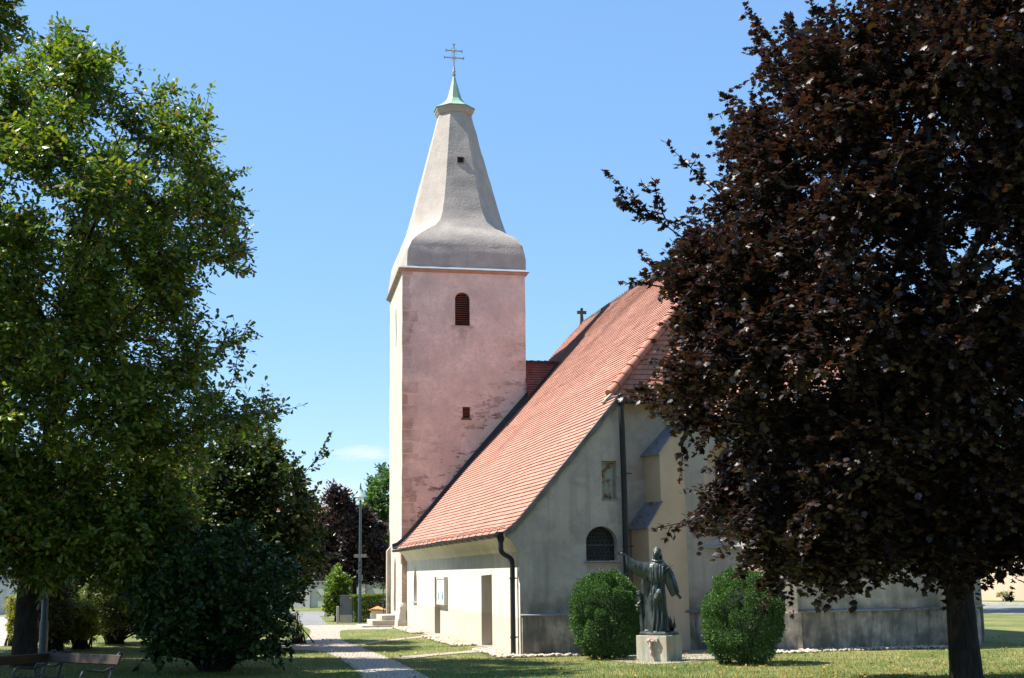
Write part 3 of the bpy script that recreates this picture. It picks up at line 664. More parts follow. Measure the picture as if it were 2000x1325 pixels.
def downpipe(pts, r, hop=None, seams=(), name='downpipe'):
    mb = MB(); P = [Vector(p) for p in pts]; out = []
    n = len(P)
    for i in range(n-1):
        a, b, c, d = P[max(i-1, 0)], P[i], P[i+1], P[min(i+2, n-1)]
        for k in range(5):
            t = k/5; out.append(0.5*((2*b)+(c-a)*t+(2*a-5*b+4*c-d)*t*t+(3*b-a-3*c+d)*t**3))
    out.append(P[-1]); mb.tube(out, r, 10)
    o = mb.build(name, M['darkmetal'], church, smooth=True, angle=R(50))
    if hop:
        h = MB(); h.lathe(hop, [(0.06, -0.28), (0.065, -0.2), (0.13, -0.02), (0.135, 0.05), (0.12, 0.05)], 12); h.build('hopper', M['darkmetal'], o)
    for s in seams:
        h = MB(); h.lathe(s, [(r*1.25, -0.02), (r*1.25, 0.02)], 10); h.box((s[0]-0.02, s[1]-0.02, s[2]-0.012), (s[0]+0.2, s[1]+0.02, s[2]+0.012)); h.build('pipe_clip', M['darkmetal'], o)
    return o
PX = -0.125
downpipe([(gx, 0.12, 2.86), (gx, 0.12, 2.66), (gx+0.01, 0.13, 2.52), (-0.34, 0.16, 2.43), (-0.24, 0.20, 2.38), (-0.15, 0.24, 2.30), (PX, 0.25, 2.15), (PX, 0.25, 1.6), (PX, 0.25, 0.8), (PX, 0.25, 0.0)], 0.062,
         (gx, 0.12, 2.93), [(PX, 0.25, 1.86), (PX, 0.25, 0.45)])
# a thin pale cable pipe at the corner
# gable of the aisle
gp_ = [(0.006, -0.1), (2.64, -0.1), (2.64, 6.35), (2.52, 6.2), (0.341, 3.62), (0.341, 2.499), (0.006, 2.499)]
mb = MB(); mb.extr([(x, 0.0, z) for x, z in gp_], (0, 1.5, 0)); me = mb.mesh('gable_wall')
def cut_y(outline, x, y0, y1):
    mb = MB(); mb.extr([(x+u, y0, z) for u, z in outline], (0, y1-y0, 0)); return mb.mesh('c')
me = boolean(me, [cut_y(arch(0.80, 2.24, 3.10, 16), 2.09, -0.2, 0.32), cut_y([(-.19, 3.77), (.19, 3.77), (.19, 4.72), (-.19, 4.72)], 2.33, -0.2, 0.16)], None)
link('gable_wall', me, M['gable'], church)
def leaded(name, outline, to3, nrm, parent, barz):
    """dark quarry glass with a net of lead hexagons and one saddle bar"""
    mb = MB(); mb.extr([to3(u, z) for u, z in outline], Vector(nrm)*0.02); o = mb.build(name, M['glass'], parent)
    us = [p[0] for p in outline]; zs = [p[1] for p in outline]
    def inside(u, z):
        c = False; n = len(outline); j = n-1
        for i in range(n):
            (xi, yi), (xj, yj) = outline[i], outline[j]
            if (yi > z) != (yj > z) and u < (xj-xi)*(z-yi)/(yj-yi)+xi: c = not c
            j = i
        return c
    g = MB(); a = 0.062; N3 = Vector(nrm)*-0.012
    row = 0; z = min(zs)
    while z < max(zs)+a:
        u = min(us)+(a*0.866 if row % 2 else 0)
        while u < max(us)+a:
            hx = [(u+a*math.sin(R(60*k)), z+a*math.cos(R(60*k))) for k in range(6)]
            for k in range(3):
                p, q = hx[k], hx[k+1]
                if inside(*p) and inside(*q): g.bar(Vector(to3(*p))+N3, Vector(to3(*q))+N3, 0.009, 0.009, up=nrm)
            u += a*1.732
        z += a*1.5; row += 1
    for bz in barz:
        ins = [u for u in np.linspace(min(us), max(us), 60) if inside(u, bz)]
        if ins: g.bar(Vector(to3(ins[0], bz))+N3*1.5, Vector(to3(ins[-1], bz))+N3*1.5, 0.03, 0.03, up=nrm)
    g.build('lead_lattice', M['lead'], o)
    return o
wi = leaded('arched_window', arch(0.79, 2.245, 3.095, 16), lambda u, z: (2.09+u, 0.27, z), (0, 1, 0), church, [2.64])
mb = MB(); mb.obox((2.09, -0.01, 2.225), ((1, 0, 0), (0, 1, -0.15), (0, 0, 1)), (0.45, 0.10, 0.018)); mb.build('sill', M['zincrust'], wi)
mb = MB(); mb.box((2.145, 0.10, 3.775), (2.455, 0.13, 4.715))
sh = mb.build('iron_shutter', M['shutter'], church)
mb = MB(); mb.box((2.43, 0.08, 4.16), (2.51, 0.11, 4.20)); mb.box((2.43, 0.085, 4.10), (2.45, 0.10, 4.26)); mb.build('hinge', M['zincrust'], sh)
mb = MB(); mb.box((2.12, -0.03, 3.745), (2.54, 0.12, 3.772)); mb.build('sill', M['zincrust'], sh)
# plinth of the gable with a sheet metal ledge
mb = MB(); mb.box((0.035, -0.085, -0.1), (2.64, 0.001, 0.965)); mb.build('gable_plinth', M['gable'], church)
mb = MB(); mb.obox((1.33, -0.055, 0.985), ((1, 0, 0), (0, 1, 0.2), (0, -0.2, 1)), (1.33, 0.075, 0.010)); mb.build('plinth_ledge', M['zinc'], church)
# nave east wall, eave gutter and its pipe
mb = MB(); mb.box((2.60, 1.30, -0.1), (XN-.1, 1.75, 6.42)); mb.build('nave_wall', M['gable'], church)
mb = MB(); mb.box((XN-.5, 1.75, -0.1), (XN-.1, YW, 6.2)); mb.build('nave_north_wall', M['choir'], church)
mb = MB(); mb.extr([(-0.1, YW-0.4, -0.1), (XN-.1, YW-0.4, -0.1), (XN-.1, YW-0.4, 6.2), (RX, YW-0.4, RZ-0.15), (2.6, YW-0.4, 6.2), (-0.1, YW-0.4, 3.0)], (0, 0.35, 0)); mb.build('west_gable', M['gable'], church)
mb = MB(); mb.tube([(2.62, 0.88, 6.36), (XN, 0.88, 6.36)], 0.075, 8); g2 = mb.build('gutter', M['darkmetal'], church)
mb = MB(); mb.tube([(2.60, 0.9, 6.36), (2.62, 0.4, 6.34), (2.63, -0.13, 6.32)], 0.07, 8); mb.build('gutter_elbow', M['darkmetal'], church)
downpipe([(2.63, -0.15, 6.14), (2.64, -0.15, 5.8), (2.66, -0.12, 5.5), (2.67, -0.10, 5.0), (2.68, -0.10, 4.0), (2.68, -0.10, 1.2), (2.69, -0.14, 0.0)], 0.072, (2.63, -0.15, 6.26),
         [(2.68, -0.10, 4.4), (2.68, -0.10, 2.6)])
# choir: polygonal apse
K0, K1, K2, K3 = Vector((4.45, 1.30)), Vector((6.70, -0.60)), Vector((11.2, -0.30)), Vector((13.3, 1.6))
def off(poly, d): return poly
apse = [(4.45, 1.45), (4.45, 1.30), tuple(K1), tuple(K2), tuple(K3), (13.3, 1.45)]
mb = MB(); mb.prism([(4.45, 1.52), (4.45, 1.30), tuple(K1), tuple(K2), tuple(K3), (13.3, 1.65), (8, 1.7)], -0.1, 5.9); me = mb.mesh('choir_wall')
fd = (K1-K0).normalized(); fn = Vector((fd.y, -fd.x))        # facet direction and outward normal
def on_f1(u, dep, z): p = K0+fd*u-fn*dep; return (p.x, p.y, z)
wu = 1.40
oc = arch(1.10, 2.62, 5.35, 8, True); icn = arch(0.66, 2.85, 5.15, 8, True)
mbc = MB(); n_ = len(oc)
mbc.add([on_f1(wu+u*1.05, -0.05, z) for u, z in oc]+[on_f1(wu+u, 0.34, z) for u, z in icn], [tuple(range(n_-1, -1, -1)), tuple(range(n_, 2*n_))]+[(i, (i+1) % n_, n_+(i+1) % n_, n_+i) for i in range(n_)])
me = boolean(me, [mbc.mesh('c')], None)
link('choir_wall', me, M['choir'], church)
cw = leaded('choir_window', arch(0.72, 2.80, 5.20, 8, True), lambda u, z: on_f1(wu+u, 0.325, z), (-fn.x, -fn.y, 0), church, [3.3, 3.95, 4.6])
mb = MB(); p = K0+fd*wu+fn*0.02; mb.obox((p.x, p.y, 2.60), ((fd.x, fd.y, 0), (fn.x, fn.y, -0.2), (0, 0, 1)), (0.60, 0.09, 0.015)); mb.build('sill', M['zinc'], cw)
mb = MB()
def face_strip(mb, a, b, out, z0, z1, slope=0.0, ex=0.06):
    d = (b-a).normalized(); n2 = Vector((d.y, -d.x)); c = (a+b)/2+n2*(out/2)
    mb.obox((c.x, c.y, (z0+z1)/2), ((d.x, d.y, 0), (n2.x, n2.y, -slope), (0, 0, 1)), ((b-a).length/2+ex, out/2+0.002, (z1-z0)/2))
for i, (a, b) in enumerate(((K0, K1), (K1, K2), (K2, K3))): face_strip(mb, a, b, 0.09-0.004*i, -0.1, 0.94, ex=0.03)
mb.build('choir_plinth', M['choir'], church)
mb = MB()
for i, (a, b) in enumerate(((K0, K1), (K1, K2), (K2, K3))): face_strip(mb, a, b, 0.15-0.004*i, 0.965-0.003*i, 0.985-0.003*i, 0.3, ex=0.05)
mb.build('plinth_ledge', M['zincrust'], church)
# apse roof
apex = (8.9, 2.6, 9.3); ex = 0.25
ee = [(4.2, 1.2, 5.9), (6.6, -0.9, 5.9), (11.3, -0.6, 5.9), (13.6, 1.4, 5.9)]
for i in range(3):
    rows = []; a, b, c = Vector(ee[i]), Vector(ee[i+1]), Vector(apex); N = 30
    nn = (b-a).cross(c-a).normalized()
    if nn.z < 0: nn = -nn
    for k in range(N):
        t0, t1 = k/N, (k+1)/N
        rows.append((lambda s, t=t0, a=a, b=b, c=c, nn=nn: (a.lerp(c, t).lerp(b.lerp(c, t), s), nn), lambda s, t=t1, a=a, b=b, c=c, nn=nn: (a.lerp(c, t).lerp(b.lerp(c, t), s), nn), max(0.4, (b-a).length*(1-t0))))
    tile_roof('apse_roof', rows, 0.5, [M['tile'], M['tilebutt']], church, sag=0.01)
mb = MB(); mb.prism([(4.3, 1.4), (4.3, 1.2), (6.65, -0.8), (11.25, -0.5), (13.5, 1.4)], 5.78, 5.895); mb.build('apse_cornice', M['butt'], church)
# stepped buttresses
def buttress(K, out, wid, stages, name='buttress', wall=None, cap=None, plinth=True):
    """stages: (reach, z_low, z_high, reach_next) from the ground up"""
    u = Vector(out).normalized(); v = Vector((-u.y, u.x)); h = wid/2
    def P(a, b, z): p = K+u*a+v*b; return (p.x, p.y, z)
    mb = MB(); roofs = []
    zb = -0.1
    for reach, zl, zh, nxt in stages:
        vs = []
        for b in (-h, h): vs += [P(-0.4, b, zb), P(reach, b, zb), P(reach, b, zl), P(nxt, b, zh), P(-0.4, b, zh)]
        mb.add(vs, [(0,1,2,3,4), (9,8,7,6,5), (0,5,6,1), (1,6,7,2), (2,7,8,3), (3,8,9,4), (4,9,5,0)])
        roofs.append((reach, zl, zh, nxt)); zb = zh-0.002
        h -= 0.004
    o = mb.build(name, wall or M['butt'], church)
    for reach, zl, zh, nxt in roofs:
        c = MB(); sl = (Vector(P(nxt-0.02, 0, zh))-Vector(P(reach, 0, zl))); L = sl.length; sl.normalize(); vv = Vector((v.x, v.y, 0)); up = sl.cross(vv); up = up if up.z > 0 else -up
        cc = Vector(P(reach, 0, zl))+sl*(L/2-0.04)+up*0.022
        c.obox(cc, (sl, vv, up), (L/2+0.07, wid/2+0.05, 0.014)); c.build('buttress_cap', cap or M['zincrust'], o)
    if plinth:
        c = MB(); c.add([P(-0.2, -wid/2-.07, -0.1), P(stages[0][0]+.08, -wid/2-.07, -0.1), P(stages[0][0]+.08, wid/2+.07, -0.1), P(-0.2, wid/2+.07, -0.1),
                         P(-0.2, -wid/2-.07, 0.93), P(stages[0][0]+.08, -wid/2-.07, 0.93), P(stages[0][0]+.08, wid/2+.07, 0.93), P(-0.2, wid/2+.07, 0.93)],
                        [(0,3,2,1),(4,5,6,7),(0,1,5,4),(1,2,6,5),(2,3,7,6),(3,0,4,7)]); c.build('buttress_plinth', wall or M['butt'], o)
    return o
buttress(Vector((4.45, 1.33)), (-0.92, -0.40), 0.66, [(1.18, 3.12, 3.72, 0.72), (0.72, 5.02, 5.75, 0.10)])
buttress(Vector((11.25, -0.28)), (0.38, -0.92), 0.75, [(0.55, 3.1, 3.5, 0.35), (0.35, 5.1, 5.75, -0.05)], wall=M['choir'], cap=M['tile'])
buttress(Vector((6.68, -0.55)), (-0.35, -0.94), 0.5, [(0.22, 3.0, 3.2, 0.10), (0.10, 5.0, 5.3, -0.05)], wall=M['choir'])

# ------------------------------------------------------------------ tower
TFL, TFR, TBR, TBL = (-0.20, YT), (4.84, YT), (5.10, 25.9), (0.10, 25.9)
TZ = 14.08
mb = MB(); mb.prism([TFL, TFR, TBR, TBL], -0.1, TZ); me = mb.mesh('tower_wall')
bm = bmesh.new(); bm.from_mesh(me); bmesh.ops.subdivide_edges(bm, edges=[e for e in bm.edges if abs(e.verts[0].co.z-e.verts[1].co.z) > 1], cuts=60)
bm.to_mesh(me); bm.free()
bm = bmesh.new(); bm.from_mesh(me)
for v in bm.verts:                            # worn, slightly wavy arrises
    if 0.2 < v.co.z < TZ-0.1:
        v.co.x += 0.022*noise.noise(Vector((v.co.x*3, v.co.y, v.co.z*1.7))); v.co.y += 0.018*noise.noise(Vector((v.co.x, v.co.y*3+5, v.co.z*1.9)))
bm.to_mesh(me); bm.free()
wa, wb = ony(890, 573, YT), ony(916.5, 637, YT); la, lb = ony(904.5, 795, YT), ony(917, 817, YT)
wx = (wa[0]+wb[0])/2; ww = wb[0]-wa[0]+0.06; lx = (la[0]+lb[0])/2
cut_t = [cut_y(arch(ww, wb[2], wa[2]+0.05, 14), wx, YT-0.3, YT+0.26), cut_y([(-.15, lb[2]), (.15, lb[2]), (.15, la[2]), (-.15, la[2])], lx, YT-0.3, YT+0.2)]
sl0 = MB(); sl0.extr([(-0.5, 22.6+u, z) for u, z in arch(0.34, 11.4, 13.1, 8, True)], (0.75, 0, 0)); cut_t.append(sl0.mesh('c'))
sl1 = MB(); sl1.extr([(-0.6, 22.9+u, z) for u, z in arch(0.9, 0.55, 2.75, 8, True)], (0.70, 0, 0)); cut_t.append(sl1.mesh('c'))
me = boolean(me, cut_t, None)
me.materials.clear()
tw = link('tower_wall', me, [M['pink'], M['towerlit']], church)
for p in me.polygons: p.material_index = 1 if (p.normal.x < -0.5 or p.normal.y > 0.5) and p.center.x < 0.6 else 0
# battered foot of the tower at the corner
mb = MB(); fo = []
for z, k in ((-0.1, 0.17), (0.25, 0.16), (0.45, 0.10), (0.75, 0.06), (0.95, -0.01)):
    fo.append([(TFL[0]-k, YT-k*0.9, z), (-0.02, YT-k*0.9, z), (-0.02, YT+0.02, z), (TFL[0]+0.05, YT+1.2, z), (TFL[0]-k, YT+1.1, z)])
for a, b in zip(fo, fo[1:]): mb.add(a+b, [(i, (i+1) % 5, 5+(i+1) % 5, 5+i) for i in range(5)])
me = mb.mesh('tower_foot'); me = modified(me, ('SUBSURF', {'levels': 3, 'render_levels': 3, 'subdivision_type': 'SIMPLE'})); roughen(me, 0.03, 3.0, 2)
link('tower_foot', me, M['towerlit'], church, smooth=True, angle=R(60))
# louvred belfry window and slit
def louvre(name, outline, x, y, n):
    mb = MB(); mb.extr([(x+u, y+0.12, z) for u, z in outline], (0, 0.02, 0)); o = mb.build(name, M['dark'], church)
    zs = [p[1] for p in outline]; s = MB()
    for k in range(n):
        z = min(zs)+(k+0.5)*(max(zs)-min(zs))/n
        us = [u for u in np.linspace(-0.5, 0.5, 101) if inside_poly(outline, u, z)]
        if len(us) > 4: s.obox((x+(us[0]+us[-1])/2, y+0.05, z), ((1, 0, 0), (0, 1, 0.6), (0, -0.6, 1)), ((us[-1]-us[0])/2+0.012, 0.042, 0.007))
    s.build('louvre_slat', M['louvre'], o)
    return o
def inside_poly(outline, u, z):
    c = False; n = len(outline); j = n-1
    for i in range(n):
        (xi, yi), (xj, yj) = outline[i], outline[j]
        if (yi > z) != (yj > z) and u < (xj-xi)*(z-yi)/(yj-yi)+xi: c = not c
        j = i
    return c
louvre('belfry_louvre', arch(ww-0.02, wb[2]+0.01, wa[2]+0.03, 14), wx, YT+0.08, 15)
louvre('slit_louvre', [(-.14, lb[2]+.01), (.14, lb[2]+.01), (.14, la[2]-.01), (-.14, la[2]-.01)], lx, YT+0.04, 6)
mb = MB(); mb.box((wx-ww/2-0.12, YT-0.045, wb[2]-0.05), (wx+ww/2+0.14, YT+0.1, wb[2]-0.004)); mb.build('belfry_sill', M['stone'], church)
mb = MB(); mb.box((lx-0.2, YT-0.05, lb[2]-0.07), (lx+0.2, YT+0.06, lb[2]-0.004)); mb.build('slit_sill', M['darkstone'], church)
# cornice: orange brick soffit with a zinc drip strip
def grow_quad(d): return [(TFL[0]-d, TFL[1]-d), (TFR[0]+d, TFR[1]-d), (TBR[0]+d, TBR[1]+d), (TBL[0]-d, TBL[1]+d)]
def ring_loft(levels):
    mb = MB(); n = len(levels[0][0])
    for (p, z), (q, z2) in zip(levels, levels[1:]):
        mb.add([(x, y, z) for x, y in p]+[(x, y, z2) for x, y in q], [(i, (i+1) % n, n+(i+1) % n, n+i) for i in range(n)])
    return mb
mb = ring_loft([(grow_quad(0.0), TZ-0.11), (grow_quad(0.05), TZ-0.085), (grow_quad(0.11), TZ-0.03), (grow_quad(0.13), TZ), (grow_quad(-0.1), TZ+0.001)])
mb.build('tower_cornice', material('brick_cornice', (0.36, 0.225, 0.16), 0.9, 0.15, 3, 30, 0.3), church)
mb = ring_loft([(grow_quad(0.12), TZ+0.004), (grow_quad(0.165), TZ+0.004), (grow_quad(0.165), TZ+0.022), (grow_quad(0.0), TZ+0.13), (grow_quad(-0.2), TZ+0.13)])
mb.build('cornice_flashing', M['zinc'], church)
# spire: square foot that swells into an eight sided stone pyramid
SC0 = Vector(((TFL[0]+TFR[0]+TBR[0]+TBL[0])/4, (YT+25.9)/2)); SCX, SCY = 2.50, SC0.y
mb = MB(); levels = []
prof = [(14.10, 2.46, 3.04, 1.0, 0), (14.5, 2.455, 3.03, 1.0, 0), (14.9, 2.43, 2.99, 0.985, 0), (15.3, 2.36, 2.89, 0.95, .04), (15.62, 2.265, 2.72, 0.86, .1), (15.92, 2.155, 2.50, 0.72, .2), (16.18, 2.06, 2.31, 0.58, .35), (16.45, 1.985, 2.15, 0.49, .5),
        (16.9, 1.875, 1.96, 0.45, .75), (17.5, 1.73, 1.76, 0.43, .95), (18.2, 1.56, 1.565, 0.42, 1), (19.0, 1.36, 1.36, 0.42, 1), (20.0, 1.11, 1.11, 0.42, 1), (21.0, 0.865, .865, 0.42, 1), (21.80, 0.665, .665, 0.42, 1)]
zz = []
for (a, b) in zip(prof, prof[1:]):
    n = max(1, int((b[0]-a[0])/0.12))
    for k in range(n):
        t = k/n; zz.append([a[i]+(b[i]-a[i])*t for i in range(5)])
zz.append(list(prof[-1]))
NS = 8
for z, wx_, wy_, t, cx in zz:
    cxx = (TFL[0]+TFR[0]+TBR[0]+TBL[0])/4*(1-cx)+SCX*cx
    c8 = [(-t, -1), (t, -1), (1, -t), (1, t), (t, 1), (-t, 1), (-1, t), (-1, -t)]
    ringp = []
    for i in range(8):
        a, b = c8[i], c8[(i+1) % 8]
        for k in range(NS):
            s = k/NS; ringp.append((cxx+(a[0]+(b[0]-a[0])*s)*wx_, SCY+(a[1]+(b[1]-a[1])*s)*wy_, z))
    levels.append(ringp)
V = [p for r in levels for p in r]; n = 8*NS; Fs = []
for i in range(len(levels)-1):
    for k in range(n): Fs.append((i*n+k, i*n+(k+1) % n, (i+1)*n+(k+1) % n, (i+1)*n+k))
me = bpy.data.meshes.new('spire'); me.from_pydata(V, [], Fs)
bm = bmesh.new(); bm.from_mesh(me); bmesh.ops.remove_doubles(bm, verts=bm.verts, dist=0.002); bmesh.ops.recalc_face_normals(bm, faces=bm.faces); bm.normal_update()
for v in bm.verts:
    if v.co.z > 14.2:
        k = 0.075 if v.co.z < 16.4 else 0.022
        v.co += v.normal*k*(noise.noise(v.co*Vector((1.1, 1.1, 1.3)))+0.4*noise.noise(v.co*2.7))
bm.to_mesh(me); bm.free()
sd = MB(); sp = onpl(899, 314, (SCX, SCY-1.2, 19.6), (0, -1, 0.2)); sd.box((sp[0]-0.12, SCY-1.6, sp[2]-0.12), (sp[0]+0.12, SCY-0.85, sp[2]+0.13))
link('spire', me, M['spire'], church, smooth=True, angle=R(24))
spo = bpy.data.objects['spire']
mbx = MB(); yy = onpl(899, 314, (SCX, SCY-1.2, 19.6), (0, -1, 0.2))
# small framed square opening, its unlit inside a near-black block on the spire face
fz = sp[2]; rad = 1.36+(19.0-fz)*0.25
yf = SCY-rad
mb = MB(); mb.box((sp[0]-0.125, yf-0.022, fz-0.125), (sp[0]+0.125, yf+0.2, fz+0.125)); hatch = mb.build('spire_opening', M['dark'], church)
mb = MB()
for a, b in (((-.155, -.155), (-.125, .155)), ((.125, -.155), (.155, .155)), ((-.125, -.155), (.125, -.125)), ((-.125, .125), (.125, .155))):
    mb.box((sp[0]+a[0], yf-0.045, fz+a[1]), (sp[0]+b[0], yf+0.1, fz+b[1]))
mb.build('frame', material('brick_frame', (0.30, 0.14, 0.08), 0.9), hatch)
# crown cornice, copper cap, finial and double cross
def octo(r, z, c=(SCX, SCY), t=0.42):
    return ([(c[0]+a*r, c[1]+b*r) for a, b in ((-t, -1), (t, -1), (1, -t), (1, t), (t, 1), (-t, 1), (-1, t), (-1, -t))], z)
mb = ring_loft([octo(0.66, 21.55), octo(0.70, 21.57), octo(0.70, 21.68), octo(0.74, 21.70), octo(0.80, 21.84), octo(0.82, 21.86), octo(0.82, 21.97), octo(0.5, 21.98)])
mb.build('crown_cornice', M['spire'], church)
mb = ring_loft([octo(0.80, 21.975), octo(0.86, 21.975), octo(0.865, 22.0), octo(0.70, 22.10), octo(0.55, 22.20), octo(0.42, 22.32), octo(0.33, 22.45), octo(0.285, 22.55), octo(0.292, 22.56), octo(0.285, 22.58), octo(0.20, 22.9), octo(0.10, 23.3), octo(0.05, 23.55), octo(0.045, 23.62)])
cap = mb.build('copper_cap', M['copper'], church)
mb = MB(); mb.lathe((SCX, SCY, 23.6), [(0.05, 0), (0.09, 0.02), (0.09, 0.05), (0.04, 0.07), (0.07, 0.14), (0.075, 0.2), (0.04, 0.27), (0.055, 0.33), (0.03, 0.4), (0.025, 0.5)], 10)
mb.build('finial', material('aged_gilt', (0.42, 0.38, 0.30), 0.4, metal=0.6), church, smooth=True, angle=R(40))
mb = MB(); z0 = 23.7; ct = 25.05
mb.bar((SCX, SCY, z0), (SCX, SCY, ct), 0.05, 0.05, up=(0, 1, 0))
for zc, hw in ((24.75, 0.36), (24.42, 0.43)):
    mb.bar((SCX-hw, SCY, zc), (SCX+hw, SCY, zc), 0.045, 0.045)
    for sgn in (-1, 1): mb.bar((SCX+sgn*hw, SCY, zc-0.06), (SCX+sgn*hw, SCY, zc+0.06), 0.045, 0.04, up=(0, 1, 0))
    for q in range(4):
        a = R(45+90*q); mb.bar((SCX+0.04*math.cos(a), SCY, zc+0.04*math.sin(a)), (SCX+0.18*math.cos(a), SCY, zc+0.18*math.sin(a)), 0.014, 0.014, up=(0, 1, 0))
    mb.ball((SCX, SCY-0.03, zc), 0.06, 8, 6)
mb.bar((SCX-0.06, SCY, ct), (SCX+0.06, SCY, ct), 0.045, 0.04)
mb.build('double_cross', bpy.data.materials['aged_gilt'], church)
# little roof that ties the tower to the nave, facing the camera, its shade put into the tile colour
pr = np.array([onpl(1090, 712, (2.52, 0, 6.28), (-1.095, 0, 1)), onpl(1030, 786, (2.52, 0, 6.28), (-1.095, 0, 1))])
VA = Vector((4.80, min(YT+0.1, pr[1][1]+0.25), roof_z(4.80)+0.04)); zr = pr[0][2]; VB = Vector((pr[0][0], pr[0][1], roof_z(pr[0][0])+0.04)); VC = Vector((4.80, pr[0][1], VB.z))
rows = []; N = 15
nn = (VB-VA).cross(VC-VA).normalized(); nn = nn if nn.z > 0 else -nn
for k in range(N):
    t0, t1 = k/N, (k+1)/N
    rows.append((lambda s, t=t0: (VA.lerp(VC, t).lerp(VA.lerp(VB, t), s), nn), lambda s, t=t1: (VA.lerp(VC, t).lerp(VA.lerp(VB, t), s), nn), max(0.3, (VB-VC).length*t1)))
tile_roof('link_roof', rows, 0.2, [M['tileshaded'], M['tilebutt']], church, sag=0.0, step=0.03)
mb = MB(); mb.add([tuple(VB), tuple(VC), (4.8, YT+4.6, VA.z), (VB.x+1.0, YT+4.6, VA.z)], [(0, 1, 2, 3)]); mb.build('link_roof_back', M['tileshaded'], church)
mb = MB()
for i in range(5):
    a, b = VC.lerp(VB, i/5), VC.lerp(VB, (i+1.1)/5); mb.tube([a+Vector((0, 0, 0.03)), b+Vector((0, 0, 0.01))], [0.085, 0.075], 8)
mb.build('link_ridge', M['tileshaded'], church)
mb = MB()
dv = (VB-VA).normalized(); sd_ = Vector((-0.74, 0, 0.67)); 
nr = Vector((-1.095, 0, 1)).normalized()
tv = dv.cross(nr).normalized()
mb.obox((VA+VB)/2+nr*0.05-tv*0.06, (dv, tv, nr), ((VB-VA).length/2+0.25, 0.11, 0.012)); mb.build('valley_flashing', M['flash'], church)
# stone cross on the west gable
mb = MB(); cx, cy, cz = RX-0.05, YW-0.2, RZ+0.0; q = 0.56
mb.add([(cx-.20*q, cy-.12*q, cz-.3), (cx+.20*q, cy-.12*q, cz-.3), (cx+.20*q, cy+.12*q, cz-.3), (cx-.20*q, cy+.12*q, cz-.3), (cx-.1*q, cy-.1*q, cz+.55*q), (cx+.1*q, cy-.1*q, cz+.55*q), (cx+.1*q, cy+.1*q, cz+.55*q), (cx-.1*q, cy+.1*q, cz+.55*q)],
       [(0,3,2,1),(4,5,6,7),(0,1,5,4),(1,2,6,5),(2,3,7,6),(3,0,4,7)])
mb.box((cx-.1*q, cy-.098*q, cz+.5*q), (cx+.1*q, cy+.098*q, cz+1.2*q)); mb.box((cx-.38*q, cy-.095*q, cz+.72*q), (cx+.38*q, cy+.095*q, cz+.97*q))
mb.build('gable_cross', M['darkstone'], church)

# ------------------------------------------------------------------ foliage
def leaf_tpl(kind):
    if kind == 'maple':
        h = [(0.0, 0.0), (0.30, -0.10), (0.27, 0.10), (0.62, 0.18), (0.42, 0.36), (0.55, 0.66), (0.25, 0.60), (0.17, 0.80)]
        tip = (0.0, 1.0); c = (0.0, 0.36)
    elif kind == 'oak':
        h = [(0.0, 0.0), (0.07, 0.16), (0.17, 0.28), (0.11, 0.38), (0.27, 0.52), (0.16, 0.62), (0.25, 0.78), (0.12, 0.88)]
        tip = (0.0, 1.0); c = (0.0, 0.55)
    elif kind == 'heart':
        h = [(0.0, 0.0), (0.26, -0.03), (0.42, 0.24), (0.30, 0.62)]; tip = (0.0, 1.0); c = (0.0, 0.38)
    elif kind == 'oval':
        h = [(0.0, 0.0), (0.23, 0.30), (0.20, 0.66)]; tip = (0.0, 1.0); c = (0.0, 0.45)
    elif kind == 'needle':
        return np.array([(-0.10, 0, 0), (0.10, 0, 0), (0.13, 0.6, 0.02), (0, 1, 0), (-0.13, 0.6, 0.02)], float), [(0, 1, 2, 3, 4)]
    elif kind == 'blade':
        return np.array([(-0.06, 0, 0), (0.06, 0, 0), (0, 1, 0.05)], float), [(0, 1, 2)]
    ring = h + [tip] + [(-x, y) for x, y in reversed(h[1:])]
    T = [(c[0], c[1], 0.0)] + [(x, y, -0.22*abs(x)-0.10*(y-c[1])**2) for x, y in ring]
    n = len(ring)
    return np.array(T, float), [(0, 1+i, 1+(i+1) % n) for i in range(n)]
def unit(a): return a/np.maximum(np.linalg.norm(a, axis=-1, keepdims=True), 1e-9)
def leaf_mesh(name, P, D, N, Sz, kind, mt, parent=None, rnd=None):
    """every leaf a small folded shape of its own: P base, D direction of the tip, N upper side, Sz length"""
    T, Fs = leaf_tpl(kind); k = len(T); n = len(P)
    D = unit(D); side = unit(np.cross(D, N)); Nn = np.cross(side, D)
    V = P[:, None, :] + Sz[:, None, None]*(T[None, :, 0:1]*side[:, None, :] + T[None, :, 1:2]*D[:, None, :] + T[None, :, 2:3]*Nn[:, None, :])
    if parent is not None: V = V - np.array(world_loc(parent))
    V = V.reshape(-1, 3)
    fl = np.concatenate([np.array(f) for f in Fs]); cnt = np.array([len(f) for f in Fs])
    L = (fl[None, :] + (np.arange(n)*k)[:, None]).ravel(); C = np.tile(cnt, n); st = np.concatenate([[0], np.cumsum(C)[:-1]])
    me = bpy.data.meshes.new(name); me.vertices.add(len(V)); me.vertices.foreach_set('co', V.astype(np.float32).ravel())
    me.loops.add(len(L)); me.loops.foreach_set('vertex_index', L.astype(np.int32))
    me.polygons.add(len(C)); me.polygons.foreach_set('loop_start', st.astype(np.int32)); me.polygons.foreach_set('loop_total', C.astype(np.int32))
    me.update(calc_edges=True)
    at_ = me.attributes.new('rnd', 'FLOAT', 'POINT')
    r = rng.random(n) if rnd is None else rnd
    at_.data.foreach_set('value', np.repeat(r, k).astype(np.float32))
    me.materials.append(mt)
    o = bpy.data.objects.new(name, me); COL.objects.link(o)
    if parent is not None: o.parent = parent
    return o

